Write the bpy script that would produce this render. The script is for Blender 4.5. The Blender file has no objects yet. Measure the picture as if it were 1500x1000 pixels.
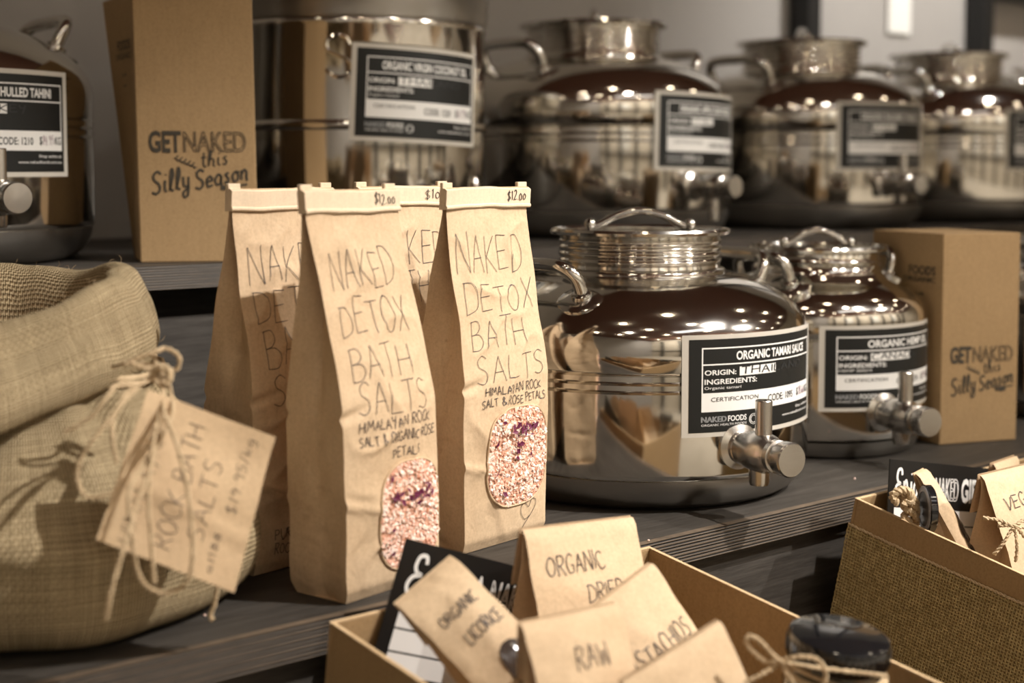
import bpy, bmesh, math, random
from mathutils import Vector, Matrix, noise
R = math.radians
random.seed(7)
scene = bpy.context.scene
COL = scene.collection

# ------------------------------------------------------------------ camera
# world: X runs along the display shelves, +Y goes to the wall, z = 0 is the top of the lower tier
F = 2200.0
PITCH = R(4.0)
HEAD = R(49.2)                       # angle between the view heading and +X
V = Vector((math.cos(HEAD), math.sin(HEAD), 0))
RT = Vector((math.sin(HEAD), -math.cos(HEAD), 0))
UP = Vector((0, 0, 1))
CH = 0.315
AX = 245 + F*math.tan(PITCH)
CAMP = Vector((0, 0, CH))
def ray(px, py):
    x = (px-750)/F; y = (AX-py)/F
    return V*(math.cos(PITCH)+y*math.sin(PITCH)) + RT*x + UP*(-math.sin(PITCH)+y*math.cos(PITCH))
def PT(px, py, Z):
    d = ray(px, py); return CAMP + d*(Z/d.dot(V))
def G(px, py, z):
    d = ray(px, py); return CAMP + d*((z-CH)/d.z)
def PY(px, py, Y):
    d = ray(px, py); return CAMP + d*(Y/d.y)
def W(lat, Z, z):
    p = V*Z + RT*lat; return Vector((p.x, p.y, z))

cam = bpy.data.cameras.new('camera'); camo = bpy.data.objects.new('camera', cam); COL.objects.link(camo)
cam.sensor_width = 36; cam.lens = 36*F/1500
cam.shift_y = -(500-AX)/1500
look = V*math.cos(PITCH) - UP*math.sin(PITCH)
cup = UP*math.cos(PITCH) + V*math.sin(PITCH)
m = Matrix((RT, cup, -look)).transposed().to_4x4(); m.translation = CAMP
camo.matrix_world = m
cam.dof.use_dof = True; cam.dof.focus_distance = 1.29; cam.dof.aperture_fstop = 3.9
cam.dof.aperture_blades = 0
cam.clip_start = 0.02
scene.camera = camo
scene.view_settings.view_transform = 'Standard'
scene.view_settings.look = 'None'
scene.view_settings.gamma = 1
scene.view_settings.use_curve_mapping = False
scene.view_settings.exposure = 0.0

# ------------------------------------------------------------------ world and lights
w = bpy.data.worlds.new('world'); scene.world = w; w.use_nodes = True
w.node_tree.nodes['Background'].inputs[0].default_value = (1.0, 0.86, 0.7, 1)
w.node_tree.nodes['Background'].inputs[1].default_value = 0.12
def spot(pos, target, power, size, radius, col=(1, .86, .68), blend=.3):
    l = bpy.data.lights.new('spot_light', 'SPOT'); l.energy = power; l.spot_size = R(size); l.spot_blend = blend
    l.shadow_soft_size = radius; l.color = col
    o = bpy.data.objects.new('spot_light', l); COL.objects.link(o)
    o.location = pos; o.rotation_euler = (Vector(target)-Vector(pos)).to_track_quat('-Z', 'Y').to_euler(); return o
def area(pos, target, power, sx, sy, col=(1, .9, .78)):
    l = bpy.data.lights.new('area_light', 'AREA'); l.energy = power; l.shape = 'RECTANGLE'; l.size = sx; l.size_y = sy; l.color = col
    o = bpy.data.objects.new('area_light', l); COL.objects.link(o)
    o.location = pos; o.rotation_euler = (Vector(target)-Vector(pos)).to_track_quat('-Z', 'Y').to_euler(); return o
CEIL = 2.1
key = spot(W(1.35, 0.78, 1.75), W(-.02, 1.13, .05), 262, 37, .02, (1, .95, .89), .6)       # track spot, right of the bags
spot(W(2.6, 1.0, 1.95), PT(1345, 590, 1.7), 290, 34, .03, (1, .95, .87), .6)
spot(W(-0.3, -0.5, 2.0), W(-.15, 1.2, .2), 5, 60, .05, (1, .90, .78), .8)
spot((2.95, 1.05, 2.0), (2.95, 2.0, .65), 190, 62, .06, (1, .96, .91), .9)                    # wall washer on the right
spot((1.2, -.2, 2.0), (1.75, 1.6, .35), 22, 56, .05, (1, .94, .86), .8)
area((1.2, -1.0, CEIL-.05), (1.2, -1.0, 0), 4, 1.6, .3, (1, .96, .92))
for lx in (-.6, 1.8, 4.2): area((lx, -1.9, CEIL-.1), (lx, -3.2, .45), 66, 1.8, .25, (1, .95, .88))
for fx in (.2, 1.9, 3.6): spot((fx, -1.5, 2.0), (fx, -1.3, -.9), 55, 75, .05, (1, .95, .88), .9)   # unseen spots added to brighten the floor mirrored in the steel
   # the area lights are unseen, added to brighten the opposite wall for steel reflections

# ------------------------------------------------------------------ mesh helpers
class MB:
    def __init__(s): s.v = []; s.f = []; s.uv = {}
    def add(s, vs, fs):
        b = len(s.v); s.v += [Vector(p) for p in vs]; s.f += [tuple(b+i for i in f) for f in fs]; return b
    def box(s, c, d, M=None):
        cx, cy, cz = c; x, y, z = d[0]/2, d[1]/2, d[2]/2
        vs = [Vector((cx+i*x, cy+j*y, cz+k*z)) for k in (-1, 1) for j in (-1, 1) for i in (-1, 1)]
        if M: vs = [M @ p for p in vs]
        s.add(vs, [(0,2,3,1),(4,5,7,6),(0,1,5,4),(1,3,7,5),(3,2,6,7),(2,0,4,6)]); return s
    def hexa(s, b, t):     # b, t: 4 corners ccw each
        s.add(list(b)+list(t), [(3,2,1,0),(4,5,6,7),(0,1,5,4),(1,2,6,5),(2,3,7,6),(3,0,4,7)]); return s
    def tube(s, pts, r, n=8, closed=False, cap=True):
        pts = [Vector(p) for p in pts]; m = len(pts)
        rr = r if isinstance(r, (list, tuple)) else [r]*m
        nrm = None; rings = []
        for i, p in enumerate(pts):
            if closed: t = pts[(i+1) % m]-pts[i-1]
            else: t = pts[min(i+1, m-1)]-pts[max(i-1, 0)]
            if t.length < 1e-9: t = Vector((0, 0, 1))
            t.normalize()
            if nrm is None:
                nrm = t.orthogonal().normalized()
            else:
                nrm = nrm - t*nrm.dot(t)
                if nrm.length < 1e-6: nrm = t.orthogonal()
                nrm.normalize()
            bn = t.cross(nrm)
            rings.append([p+(nrm*math.cos(2*math.pi*k/n)+bn*math.sin(2*math.pi*k/n))*rr[i] for k in range(n)])
        vs = [q for g in rings for q in g]; fs = []
        L = m if closed else m-1
        for i in range(L):
            j = (i+1) % m
            for k in range(n): fs.append((i*n+k, i*n+(k+1) % n, j*n+(k+1) % n, j*n+k))
        if cap and not closed: fs.append(tuple(range(n-1, -1, -1))); fs.append(tuple((m-1)*n+k for k in range(n)))
        s.add(vs, fs); return s
    def lathe(s, prof, n=64, M=None, capb=True, capt=True):
        vs = []; fs = []
        for (r, z) in prof:
            for k in range(n):
                a = 2*math.pi*k/n; vs.append(Vector((r*math.cos(a), r*math.sin(a), z)))
        if M: vs = [M @ p for p in vs]
        m = len(prof)
        for i in range(m-1):
            for k in range(n): fs.append((i*n+k, i*n+(k+1) % n, (i+1)*n+(k+1) % n, (i+1)*n+k))
        if capb: fs.append(tuple(range(n-1, -1, -1)))
        if capt: fs.append(tuple((m-1)*n+k for k in range(n)))
        s.add(vs, fs); return s
    def grid(s, fn, nu, nv, uvfn=None, wrap=False):
        b = len(s.v); nc = nu if wrap else nu+1
        for j in range(nv+1):
            for i in range(nc): s.v.append(Vector(fn(i/nu, j/nv)))
        for j in range(nv):
            for i in range(nu):
                i2 = (i+1) % nc if wrap else i+1
                s.f.append((b+j*nc+i, b+j*nc+i2, b+(j+1)*nc+i2, b+(j+1)*nc+i))
                if uvfn: s.uv[len(s.f)-1] = [uvfn(i/nu, j/nv), uvfn((i+1)/nu, j/nv), uvfn((i+1)/nu, (j+1)/nv), uvfn(i/nu, (j+1)/nv)]
        return s
    def sphere(s, c, r, n=12, sc=(1, 1, 1)):
        prof = []; c = Vector(c)
        vs = []; fs = []; h = n//2
        for i in range(1, h):
            a = math.pi*i/h
            for k in range(n):
                b = 2*math.pi*k/n; vs.append(c+Vector((r*sc[0]*math.sin(a)*math.cos(b), r*sc[1]*math.sin(a)*math.sin(b), r*sc[2]*math.cos(a))))
        for i in range(h-2):
            for k in range(n): fs.append((i*n+k, (i+1)*n+k, (i+1)*n+(k+1) % n, i*n+(k+1) % n))
        t = len(vs); vs += [c+Vector((0, 0, r*sc[2])), c-Vector((0, 0, r*sc[2]))]
        for k in range(n): fs.append((t, k, (k+1) % n)); fs.append((t+1, (h-2)*n+(k+1) % n, (h-2)*n+k))
        s.add(vs, fs); return s
    def build(s, name, mat, parent=None, smooth=True, angle=35, off=None, fixn=False):
        me = bpy.data.meshes.new(name)
        vs = [v-off for v in s.v] if off is not None else s.v
        me.from_pydata([tuple(v) for v in vs], [], s.f)
        if s.uv:
            ul = me.uv_layers.new(name='UVMap')
            for fi, uvs in s.uv.items():
                p = me.polygons[fi]
                for k, li in enumerate(p.loop_indices): ul.data[li].uv = uvs[k]
        if fixn:
            bm = bmesh.new(); bm.from_mesh(me); bmesh.ops.recalc_face_normals(bm, faces=bm.faces); bm.to_mesh(me); bm.free()
        me.update()
        if smooth:
            me.shade_smooth()
            me.set_sharp_from_angle(angle=R(angle))
        if mat: me.materials.append(mat)
        o = bpy.data.objects.new(name, me); COL.objects.link(o)
        if parent: o.parent = parent
        return o
def thing(name, label, cat, loc=(0, 0, 0), rz=0, group=None, M=None):
    o = bpy.data.objects.new(name, None); COL.objects.link(o); o.empty_display_size = .02
    if M is not None: o.matrix_world = M
    else: o.location = loc; o.rotation_euler = (0, 0, rz)
    o['label'] = label; o['category'] = cat
    if group: o['group'] = group
    return o
def tag(o, label, cat, group=None):
    o['label'] = label; o['category'] = cat
    if group: o['group'] = group
    return o
def struct(o): o['kind'] = 'structure'; return o
def bevel(o, w=.001, seg=2):
    b = o.modifiers.new('bevel', 'BEVEL'); b.width = w; b.segments = seg; b.limit_method = 'ANGLE'; return o

# ------------------------------------------------------------------ materials
def mat(name, col=(.5, .5, .5), rough=.5, metal=0, spec=None, emit=None, estr=0, alpha=None, trans=0, ior=None, coat=0):
    m = bpy.data.materials.new(name); m.use_nodes = True
    b = m.node_tree.nodes['Principled BSDF']
    b.inputs['Base Color'].default_value = (*col, 1); b.inputs['Roughness'].default_value = rough
    b.inputs['Metallic'].default_value = metal
    if spec is not None: b.inputs['Specular IOR Level'].default_value = spec
    if emit: b.inputs['Emission Color'].default_value = (*emit, 1); b.inputs['Emission Strength'].default_value = estr
    if trans: b.inputs['Transmission Weight'].default_value = trans
    if ior: b.inputs['IOR'].default_value = ior
    if coat: b.inputs['Coat Weight'].default_value = coat
    return m
class NT:
    def __init__(s, m): s.m = m; s.t = m.node_tree; s.b = s.t.nodes['Principled BSDF']
    def n(s, typ, **kw):
        x = s.t.nodes.new('ShaderNode'+typ)
        for k, v in kw.items():
            if k.startswith('i_'): x.inputs[k[2:].replace('_', ' ')].default_value = v
            else: setattr(x, k, v)
        return x
    def l(s, a, b): s.t.links.new(a, b)
    def coord(s, kind='Object', scale=(1, 1, 1), rot=(0, 0, 0)):
        tc = s.n('TexCoord'); mp = s.n('Mapping'); mp.inputs['Scale'].default_value = scale; mp.inputs['Rotation'].default_value = rot
        s.l(tc.outputs[kind], mp.inputs[0]); return mp.outputs[0]
    def noise(s, vec, scale, detail=4, rough=.5):
        x = s.n('TexNoise'); x.inputs['Scale'].default_value = scale; x.inputs['Detail'].default_value = detail; x.inputs['Roughness'].default_value = rough
        s.l(vec, x.inputs['Vector']); return x.outputs[0]
    def ramp(s, fac, stops):
        r = s.n('ValToRGB'); e = r.color_ramp.elements
        while len(e) < len(stops): e.new(.5)
        for i, (p, c) in enumerate(stops): e[i].position = p; e[i].color = (*c, 1) if len(c) == 3 else c
        s.l(fac, r.inputs[0]); return r.outputs[0]
    def math(s, op, a, b=None):
        x = s.n('Math', operation=op)
        for i, q in enumerate((a, b)):
            if q is None: continue
            if isinstance(q, (int, float)): x.inputs[i].default_value = q
            else: s.l(q, x.inputs[i])
        return x.outputs[0]
    def mix(s, f, a, b, mode='MIX'):
        x = s.n('Mix', data_type='RGBA', blend_type=mode)
        for idx, q in ((0, f), (6, a), (7, b)):
            if isinstance(q, (int, float)): x.inputs[idx].default_value = q
            elif isinstance(q, tuple): x.inputs[idx].default_value = (*q, 1)
            else: s.l(q, x.inputs[idx])
        return x.outputs[2]
    def bump(s, h, strength=.3, dist=.001, prev=None):
        x = s.n('Bump'); x.inputs['Strength'].default_value = strength; x.inputs['Distance'].default_value = dist
        s.l(h, x.inputs['Height'])
        if prev: s.l(prev, x.inputs['Normal'])
        s.l(x.outputs[0], s.b.inputs['Normal']); return x.outputs[0]
    def base(s, c): s.l(c, s.b.inputs['Base Color'])

def kraft(name, a, b, sc=1.0, rough=.75, fib=.25, crumple=0):
    m = mat(name, a, rough, spec=.3); t = NT(m)
    v = t.coord('Object'); n1 = t.noise(v, 14*sc, 4); n2 = t.noise(v, 420*sc, 3, .7); n3 = t.noise(t.coord('Object', (1, 1, .12)), 300*sc, 3, .6)
    c = t.ramp(n1, [(.3, b), (.7, a)])
    f = t.ramp(n2, [(.3, (1-fib*.45, 1-fib*.5, 1-fib*.55)), (.6, (1.03, 1.03, 1.02))])
    g = t.ramp(n3, [(.3, (.92, .91, .9)), (.65, (1.04, 1.04, 1.04))])
    c = t.mix(1, c, f, 'MULTIPLY'); c = t.mix(.6, c, g, 'MULTIPLY'); t.base(c)
    p = t.bump(n2, fib, .0004)
    if crumple:
        n4 = t.noise(v, 28*sc, 3, .55); p = t.bump(n4, crumple, .006, p)
        vo = t.n('TexVoronoi', feature='DISTANCE_TO_EDGE'); vo.inputs['Scale'].default_value = 17*sc
        nn = t.n('TexNoise'); nn.inputs['Scale'].default_value = 12; t.l(v, nn.inputs['Vector'])
        mixv = t.n('Mix', data_type='RGBA', blend_type='LINEAR_LIGHT'); mixv.inputs[0].default_value = .12
        t.l(v, mixv.inputs[6]); t.l(nn.outputs[1], mixv.inputs[7]); t.l(mixv.outputs[2], vo.inputs['Vector'])
        h = t.math('MINIMUM', vo.outputs[0], .12); t.bump(h, crumple*.7, .006, p)
    return m
M_BAG = kraft('kraft_bag_paper', (.61, .455, .30), (.55, .395, .25), crumple=.32)
M_BAG2 = kraft('small_kraft_bag_paper', (.64, .48, .315), (.58, .42, .265), crumple=.28)
M_BAND = kraft('pale_kraft_band', (.74, .60, .44), (.68, .54, .39), fib=.15)
M_CARD = kraft('kraft_card', (.40, .265, .135), (.365, .24, .12), fib=.35)
M_CARDE = kraft('kraft_card_edge', (.62, .45, .27), (.55, .39, .22), fib=.3)
M_TAGP = kraft('kraft_tag_paper', (.66, .49, .31), (.60, .43, .27), crumple=.15)
def steel(name, col=(.66, .61, .54), rough=.1, brushed=0, wob=.0):
    m = mat(name, col, rough, 1); t = NT(m)
    v = t.coord('Object', (1, 1, .25)); n = t.noise(v, 45, 4, .6)
    r = t.n('MapRange'); r.inputs[3].default_value = rough*.65; r.inputs[4].default_value = rough*1.6; t.l(n, r.inputs[0]); t.l(r.outputs[0], t.b.inputs['Roughness'])
    if brushed:
        v2 = t.coord('Object', (1, 1, 30)); n2 = t.noise(v2, 40, 3, .6); t.bump(n2, brushed, .0003)
    elif wob:
        n2 = t.noise(t.coord('Object', (1, 1, .35)), 22, 2, .4); t.bump(n2, wob, .004)
    return m
M_ST = steel('polished_steel', (.66, .63, .58), .085, wob=.10)
M_STS = steel('satin_steel', (.38, .36, .33), .30, brushed=.3)
M_STT = steel('tap_steel', (.60, .57, .53), .22, brushed=.15)
M_STH = steel('handle_steel', (.66, .64, .60), .12)
M_BLACK = mat('label_black', (.011, .011, .010), .42, spec=.3)
M_CBLACK = mat('card_black', (.008, .008, .008), .35)
M_WHITE = mat('label_white', (.72, .70, .68), .4)
M_LAM = mat('laminate_edge', (.52, .48, .42), .25)
M_INKW = mat('white_print', (.75, .73, .70), .5)
M_INKG = mat('grey_print', (.25, .25, .25), .5)
M_INKB = mat('black_print', (.02, .02, .02), .6)
M_PEN = mat('pen_ink', (.045, .035, .035), .6)
M_PENP = mat('purple_pen_ink', (.16, .05, .10), .6)
M_BOXI = mat('box_print_ink', (.045, .035, .022), .7)
M_BLID = mat('black_lid_plastic', (.008, .008, .009), .12, coat=.5)
M_POST = mat('black_metal', (.008, .008, .008), .5)
M_FILM = mat('window_film', (.055, .04, .032), .12)
M_ROOMD = mat('dark_brown_ceiling', (.13, .055, .035), .6)
def salt():
    m = mat('pink_salt', (.8, .5, .4), .38, spec=.5); t = NT(m)
    g = t.n('NewGeometry'); c = t.ramp(g.outputs['Random Per Island'], [(0, (.60, .27, .17)), (.3, (.76, .44, .32)), (.6, (.87, .63, .52)), (.88, (.88, .70, .60)), (1, (.90, .80, .73))])
    t.base(c); t.b.inputs['Subsurface Weight'].default_value = .15; t.b.inputs['Subsurface Radius'].default_value = (.004, .002, .001)
    return m
M_SALT = salt()
M_SALTB = mat('salt_bed', (.58, .31, .21), .5)
M_PETAL = mat('rose_petal', (.13, .012, .05), .55)
def ply_top():
    m = mat('charcoal_stained_board', (.08, .08, .08), .55, spec=.22); t = NT(m)
    n = t.noise(t.coord('Object', (1.2, 16, 16)), 9, 6, .65); n2 = t.noise(t.coord('Object', (3, 60, 60)), 12, 4, .7); n3 = t.noise(t.coord('Object'), 5, 3)
    c = t.ramp(n, [(.3, (.030, .026, .022)), (.7, (.072, .064, .057))])
    c = t.mix(.5, c, t.ramp(n2, [(.35, (.55, .55, .55)), (.65, (1.25, 1.25, 1.25))]), 'MULTIPLY')
    c = t.mix(.6, c, t.ramp(n3, [(.3, (.8, .79, .78)), (.7, (1.2, 1.17, 1.12))]), 'MULTIPLY'); t.base(c)
    t.bump(n2, .35, .0008); return m
M_PLY = ply_top()
def ply_edge():
    m = mat('charcoal_plywood_edge', (.05, .045, .04), .6); t = NT(m)
    v = t.coord('Object'); sp = t.n('SeparateXYZ'); t.l(v, sp.inputs[0])
    n = t.noise(t.coord('Object', (.9, 1, 40)), 10, 4, .7)
    z = t.math('ADD', t.math('MULTIPLY', sp.outputs[2], 1/.00278*math.pi*2), t.math('MULTIPLY', n, 2.2))
    s = t.math('SINE', z)
    k = t.math('MULTIPLY_ADD', s, .5); 
    t.m.node_tree.nodes[-1].inputs[2].default_value = .5
    c = t.ramp(k, [(0, (.012, .010, .009)), (.5, (.04, .033, .027)), (1, (.12, .088, .060))])
    n2 = t.noise(t.coord('Object', (1, 1, 12)), 30, 4, .7)
    c = t.mix(.7, c, t.ramp(n2, [(.3, (.5, .5, .5)), (.7, (1.5, 1.45, 1.4))]), 'MULTIPLY'); t.base(c)
    t.bump(k, .6, .0008); return m
M_EDGE = ply_edge()
def burlap(name, a, b, pitch=.0022):
    m = mat(name, a, .9, spec=.1); t = NT(m)
    tc = t.n('TexCoord'); sp = t.n('SeparateXYZ')
    nz = t.n('TexNoise'); nz.inputs['Scale'].default_value = 60; t.l(tc.outputs['UV'], nz.inputs['Vector'])
    mx = t.n('Mix', data_type='RGBA', blend_type='LINEAR_LIGHT'); mx.inputs[0].default_value = .0009; t.l(tc.outputs['UV'], mx.inputs[6]); t.l(nz.outputs[1], mx.inputs[7])
    t.l(mx.outputs[2], sp.inputs[0])
    pu = t.math('MULTIPLY', sp.outputs[0], 1/pitch); pv = t.math('MULTIPLY', sp.outputs[1], 1/pitch)
    su = t.math('ABSOLUTE', t.math('SINE', t.math('MULTIPLY', pu, math.pi))); sv = t.math('ABSOLUTE', t.math('SINE', t.math('MULTIPLY', pv, math.pi)))
    ck = t.math('MODULO', t.math('ABSOLUTE', t.math('ADD', t.math('FLOOR', pu), t.math('FLOOR', pv))), 2)
    h = t.math('ADD', t.math('MULTIPLY', su, ck), t.math('MULTIPLY', sv, t.math('SUBTRACT', 1, ck)))
    h = t.math('MULTIPLY', h, t.math('MAXIMUM', t.math('MULTIPLY', su, 1), t.math('MULTIPLY', sv, 1)))
    c = t.ramp(h, [(.15, b), (.6, a)])
    st = t.n('TexNoise'); st.inputs['Scale'].default_value = 1; st.inputs['Detail'].default_value = 4
    mp = t.n('Mapping'); mp.inputs['Scale'].default_value = (420, 18, 1); t.l(tc.outputs['UV'], mp.inputs[0]); t.l(mp.outputs[0], st.inputs['Vector'])
    mp2 = t.n('Mapping'); mp2.inputs['Scale'].default_value = (18, 420, 1); t.l(tc.outputs['UV'], mp2.inputs[0])
    st2 = t.n('TexNoise'); st2.inputs['Scale'].default_value = 1; st2.inputs['Detail'].default_value = 4; t.l(mp2.outputs[0], st2.inputs['Vector'])
    for q in (st, st2): c = t.mix(.8, c, t.ramp(q.outputs[0], [(.3, (.72, .70, .66)), (.7, (1.22, 1.22, 1.2))]), 'MULTIPLY')
    t.base(c); t.bump(h, .8, .0012); return m
M_BURL = burlap('burlap_weave', (.50, .40, .255), (.13, .09, .05), .0026)
M_TWINE = mat('jute_twine', (.60, .45, .28), .9)
def twine_fx(m):
    t = NT(m); n = t.noise(t.coord('Object'), 900, 3, .7); t.base(t.ramp(n, [(.3, (.40, .28, .15)), (.7, (.72, .56, .37))])); t.bump(n, .6, .0008)
twine_fx(M_TWINE)
M_MESH = mat('olive_jute_thread', (.30, .22, .09), .85)
def mesh_fx(m):
    t = NT(m); n = t.noise(t.coord('Object'), 160, 4, .7); t.base(t.ramp(n, [(.3, (.30, .22, .09)), (.7, (.58, .45, .22))]))
mesh_fx(M_MESH)
def wallm(name, a, b):
    m = mat(name, a, .9, spec=.2); t = NT(m); n = t.noise(t.coord('Object'), 2.5, 4); t.base(t.ramp(n, [(.3, b), (.7, a)]))
    t.bump(t.noise(t.coord('Object'), 160, 3), .2, .001); return m
M_WALL = wallm('taupe_wall_paint', (.41, .39, .37), (.37, .35, .33))
M_OPP = wallm('cream_wall_paint', (.62, .56, .46), (.52, .46, .37))
M_FLOOR = wallm('pale_floor', (.55, .50, .42), (.44, .40, .33))

# ------------------------------------------------------------------ lettering
GL = {
'A': (.72, "0,0 .35,1 .7,0|.14,.38 .6,.4"), 'B': (.68, "0.02,0 .06,1|~0,.97 .4,1 .55,.78 .35,.58 .05,.52|~.05,.52 .5,.52 .66,.25 .4,.02 0,0"),
'C': (.66, "~.65,.85 .42,1 .1,.8 0,.42 .15,.08 .4,0 .65,.15"), 'D': (.76, "0.02,0 .06,1|~0,1 .45,.97 .74,.6 .62,.18 0,0"),
'E': (.62, "~.06,1 .02,.5 0,0|0,0 .6,.04|.05,1 .6,.98|.03,.52 .5,.55"), 'F': (.55, "0.05,1 0,0|.05,1 .55,1|.03,.52 .45,.55"),
'G': (.72, "~.65,.85 .4,1 .1,.78 0,.4 .2,.03 .6,.1 .66,.42|.4,.42 .68,.42"), 'H': (.72, "0.03,1 0,0|.68,1 .66,0|.02,.5 .67,.53"),
'I': (.15, ".05,1 .05,0"), 'J': (.55, "~.5,1 .5,.3 .3,0 .05,.15"), 'K': (.66, "0.03,1 0,0|.6,1 .05,.45|.05,.45 .65,.02"),
'L': (.58, "~.06,1 .02,.5 0,.02|0,.02 .56,.04"), 'M': (.85, "0,0 .1,1 .42,.3 .75,1 .82,0"), 'N': (.76, "0,0 .06,1|.06,1 .68,.02|.68,.02 .72,1.05"),
'O': (.74, "~.35,1 .08,.8 0,.4 .2,.03 .5,.05 .7,.45 .6,.85 .35,1 .2,.95"), 'P': (.6, "0,0 .05,1|~0,1 .45,.98 .55,.75 .35,.52 .04,.5"),
'R': (.66, "0,0 .05,1|~0,1 .45,.98 .55,.75 .35,.54 .04,.5|.2,.5 .62,0"), 'S': (.62, "~.58,.9 .35,1.02 .1,.85 .15,.62 .45,.45 .52,.2 .3,0 0,.08"),
'T': (.68, "0,.97 .7,1.0|.36,1 .33,0"), 'U': (.7, "~0,1 .02,.3 .3,0 .6,.25 .64,1"), 'V': (.66, "0,1 .33,0 .66,1"), 'W': (.95, "0,1 .22,0 .46,.7 .7,0 .92,1.05"),
'X': (.7, "0,0 .68,1|.05,1 .6,0"), 'Y': (.62, "~.02,1 .12,.6 .4,.6|~.55,1 .45,.5 .25,-.2"), 'Z': (.6, "0,1 .55,1 0,0 .6,.02"), '&': (.66, "~.6,.05 .2,.75 .3,1 .45,.8 .1,.35 .15,.02 .4,.05 .6,.35"),
'$': (.55, "~.5,.85 .25,.95 .05,.75 .25,.52 .48,.3 .3,.08 0,.15|.3,1.1 .2,-.1"), '1': (.25, ".02,.8 .15,1 .12,0"), '2': (.5, "~0,.8 .2,1 .42,.8 .3,.4 0,.02|0,.02 .5,.04"),
'0': (.5, "~.22,.7 .02,.45 .1,.08 .35,.08 .45,.45 .22,.7"), '4': (.5, ".1,1 0,.4 .5,.42|.4,.9 .35,-.05"), '9': (.48, "~.42,.8 .15,.98 .05,.65 .4,.65|~.42,.85 .4,.4 .3,0"),
'6': (.48, "~.38,.95 .1,.6 .05,.2 .25,0 .42,.2 .3,.42 .08,.3"), '7': (.48, "0,.98 .45,.98 .15,0"), '3': (.46, "~.03,.9 .25,1 .4,.78 .18,.55 .42,.3 .25,0 0,.1"),
'5': (.48, ".45,1 .1,1 .06,.58|~.06,.58 .35,.62 .42,.25 .05,0"), '8': (.48, "~.25,.52 .05,.8 .25,1 .42,.8 .25,.52 .02,.2 .22,0 .46,.22 .25,.52"), '.': (.2, ".06,.0 .1,.05"), '-': (.45, ".05,.5 .4,.55"), '/': (.4, "0,-.1 .35,1"), ':': (.2, ".08,.7 .1,.75|.08,.1 .1,.15"),
'a': (.5, "~.42,.5 .2,.55 0,.25 .15,0 .4,.15 .43,.5|~.43,.5 .42,.1 .52,0"), 'e': (.46, "~0,.25 .4,.35 .25,.55 .03,.35 .12,0 .45,.1"), 'h': (.5, "~-.02,0 .2,.8 .12,1 .02,.6 .03,0|~.03,.3 .22,.52 .38,.4 .38,.05 .5,0"),
'i': (.24, "~.08,.52 .08,.1 .22,0|.12,.75 .13,.8"), 'j': (.3, "~.18,.52 .18,-.2 0,-.4 -.1,-.2|.2,.75 .21,.8"), 'l': (.28, "~0,0 .22,.7 .14,1 .05,.7 .06,.1 .28,0"), 'n': (.5, "~.03,.52 .03,0|~.03,.3 .22,.54 .38,.4 .38,.05 .5,0"),
'o': (.48, "~.22,.54 .02,.3 .15,0 .4,.15 .38,.45 .22,.54 .5,.5"), 's': (.4, "~.3,.55 .08,.45 .3,.22 .2,0 0,.08"), 't': (.34, "~.15,.95 .12,.15 .32,0|-.05,.62 .32,.66"), 'y': (.48, "~.02,.52 .08,.1 .35,.1|~.38,.52 .36,-.25 .12,-.42 .05,-.2 .45,.05"),
'x': (.42, "0,0 .4,.52|.02,.52 .38,0"), 'k': (.42, "0.03,1 0,0|.35,.52 .03,.25 .4,0"), 'g': (.46, "~.4,.5 .1,.5 .05,.15 .38,.2|~.4,.52 .36,-.3 .05,-.35"), 'm': (.7, "~.03,.52 .03,0|~.03,.3 .18,.54 .3,.4 .3,0|~.3,.3 .45,.54 .6,.4 .62,0"),
'r': (.34, "~.03,.52 .03,0|~.03,.3 .15,.52 .32,.48"), 'u': (.46, "~.02,.52 .05,.1 .25,0 .38,.3|.4,.52 .42,0"), 'c': (.4, "~.36,.45 .15,.55 .0,.25 .15,0 .4,.1"), 'd': (.48, "~.4,.45 .1,.5 .05,.1 .38,.1|.42,1 .42,0"), 'p': (.46, ".03,.52 .0,-.4|~.03,.4 .3,.55 .4,.25 .05,.05"),
}
def catmull(P, k=6):
    out = []; n = len(P)
    for i in range(n-1):
        p0 = P[max(i-1, 0)]; p1 = P[i]; p2 = P[i+1]; p3 = P[min(i+2, n-1)]
        for j in range(k):
            t = j/k
            out.append(tuple(.5*((2*p1[a])+(-p0[a]+p2[a])*t+(2*p0[a]-5*p1[a]+4*p2[a]-p3[a])*t*t+(-p0[a]+3*p1[a]-3*p2[a]+p3[a])*t**3) for a in range(len(p1))))
    out.append(tuple(P[-1])); return out
def hand(s, x0, y0, x1, h, rnd=None, slant=.06, jit=.04, rise=0.0):
    """handwritten string as 2-D polylines between x0 and x1 on the baseline y0"""
    tot = sum((GL[c][0]+.16) if c != ' ' else .5 for c in s); sx = (x1-x0)/tot; out = []; x = 0
    for c in s:
        if c == ' ': x += .5; continue
        wd, st = GL[c]; dy = rnd.uniform(-jit, jit) if rnd else 0; ds = rnd.uniform(-jit, jit) if rnd else 0; sc = 1+(rnd.uniform(-jit, jit)*1.5 if rnd else 0)
        for q in st.split('|'):
            sm = q.startswith('~'); P = [tuple(float(a) for a in z.split(',')) for z in q.strip('~').split()]
            P = catmull(P, 5) if sm else [tuple(P[i][a]+(P[i+1][a]-P[i][a])*j/4 for a in (0, 1)) for i in range(len(P)-1) for j in range(4)]+[P[-1]]
            out.append([(x0+(x+a+b*(slant/ max(sx,1e-6)*h+ds)*1.0)*sx, y0+(b*sc+dy)*h+rise*(x0+x*sx)) for a, b in P])
        x += wd+.16
    return out
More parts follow.
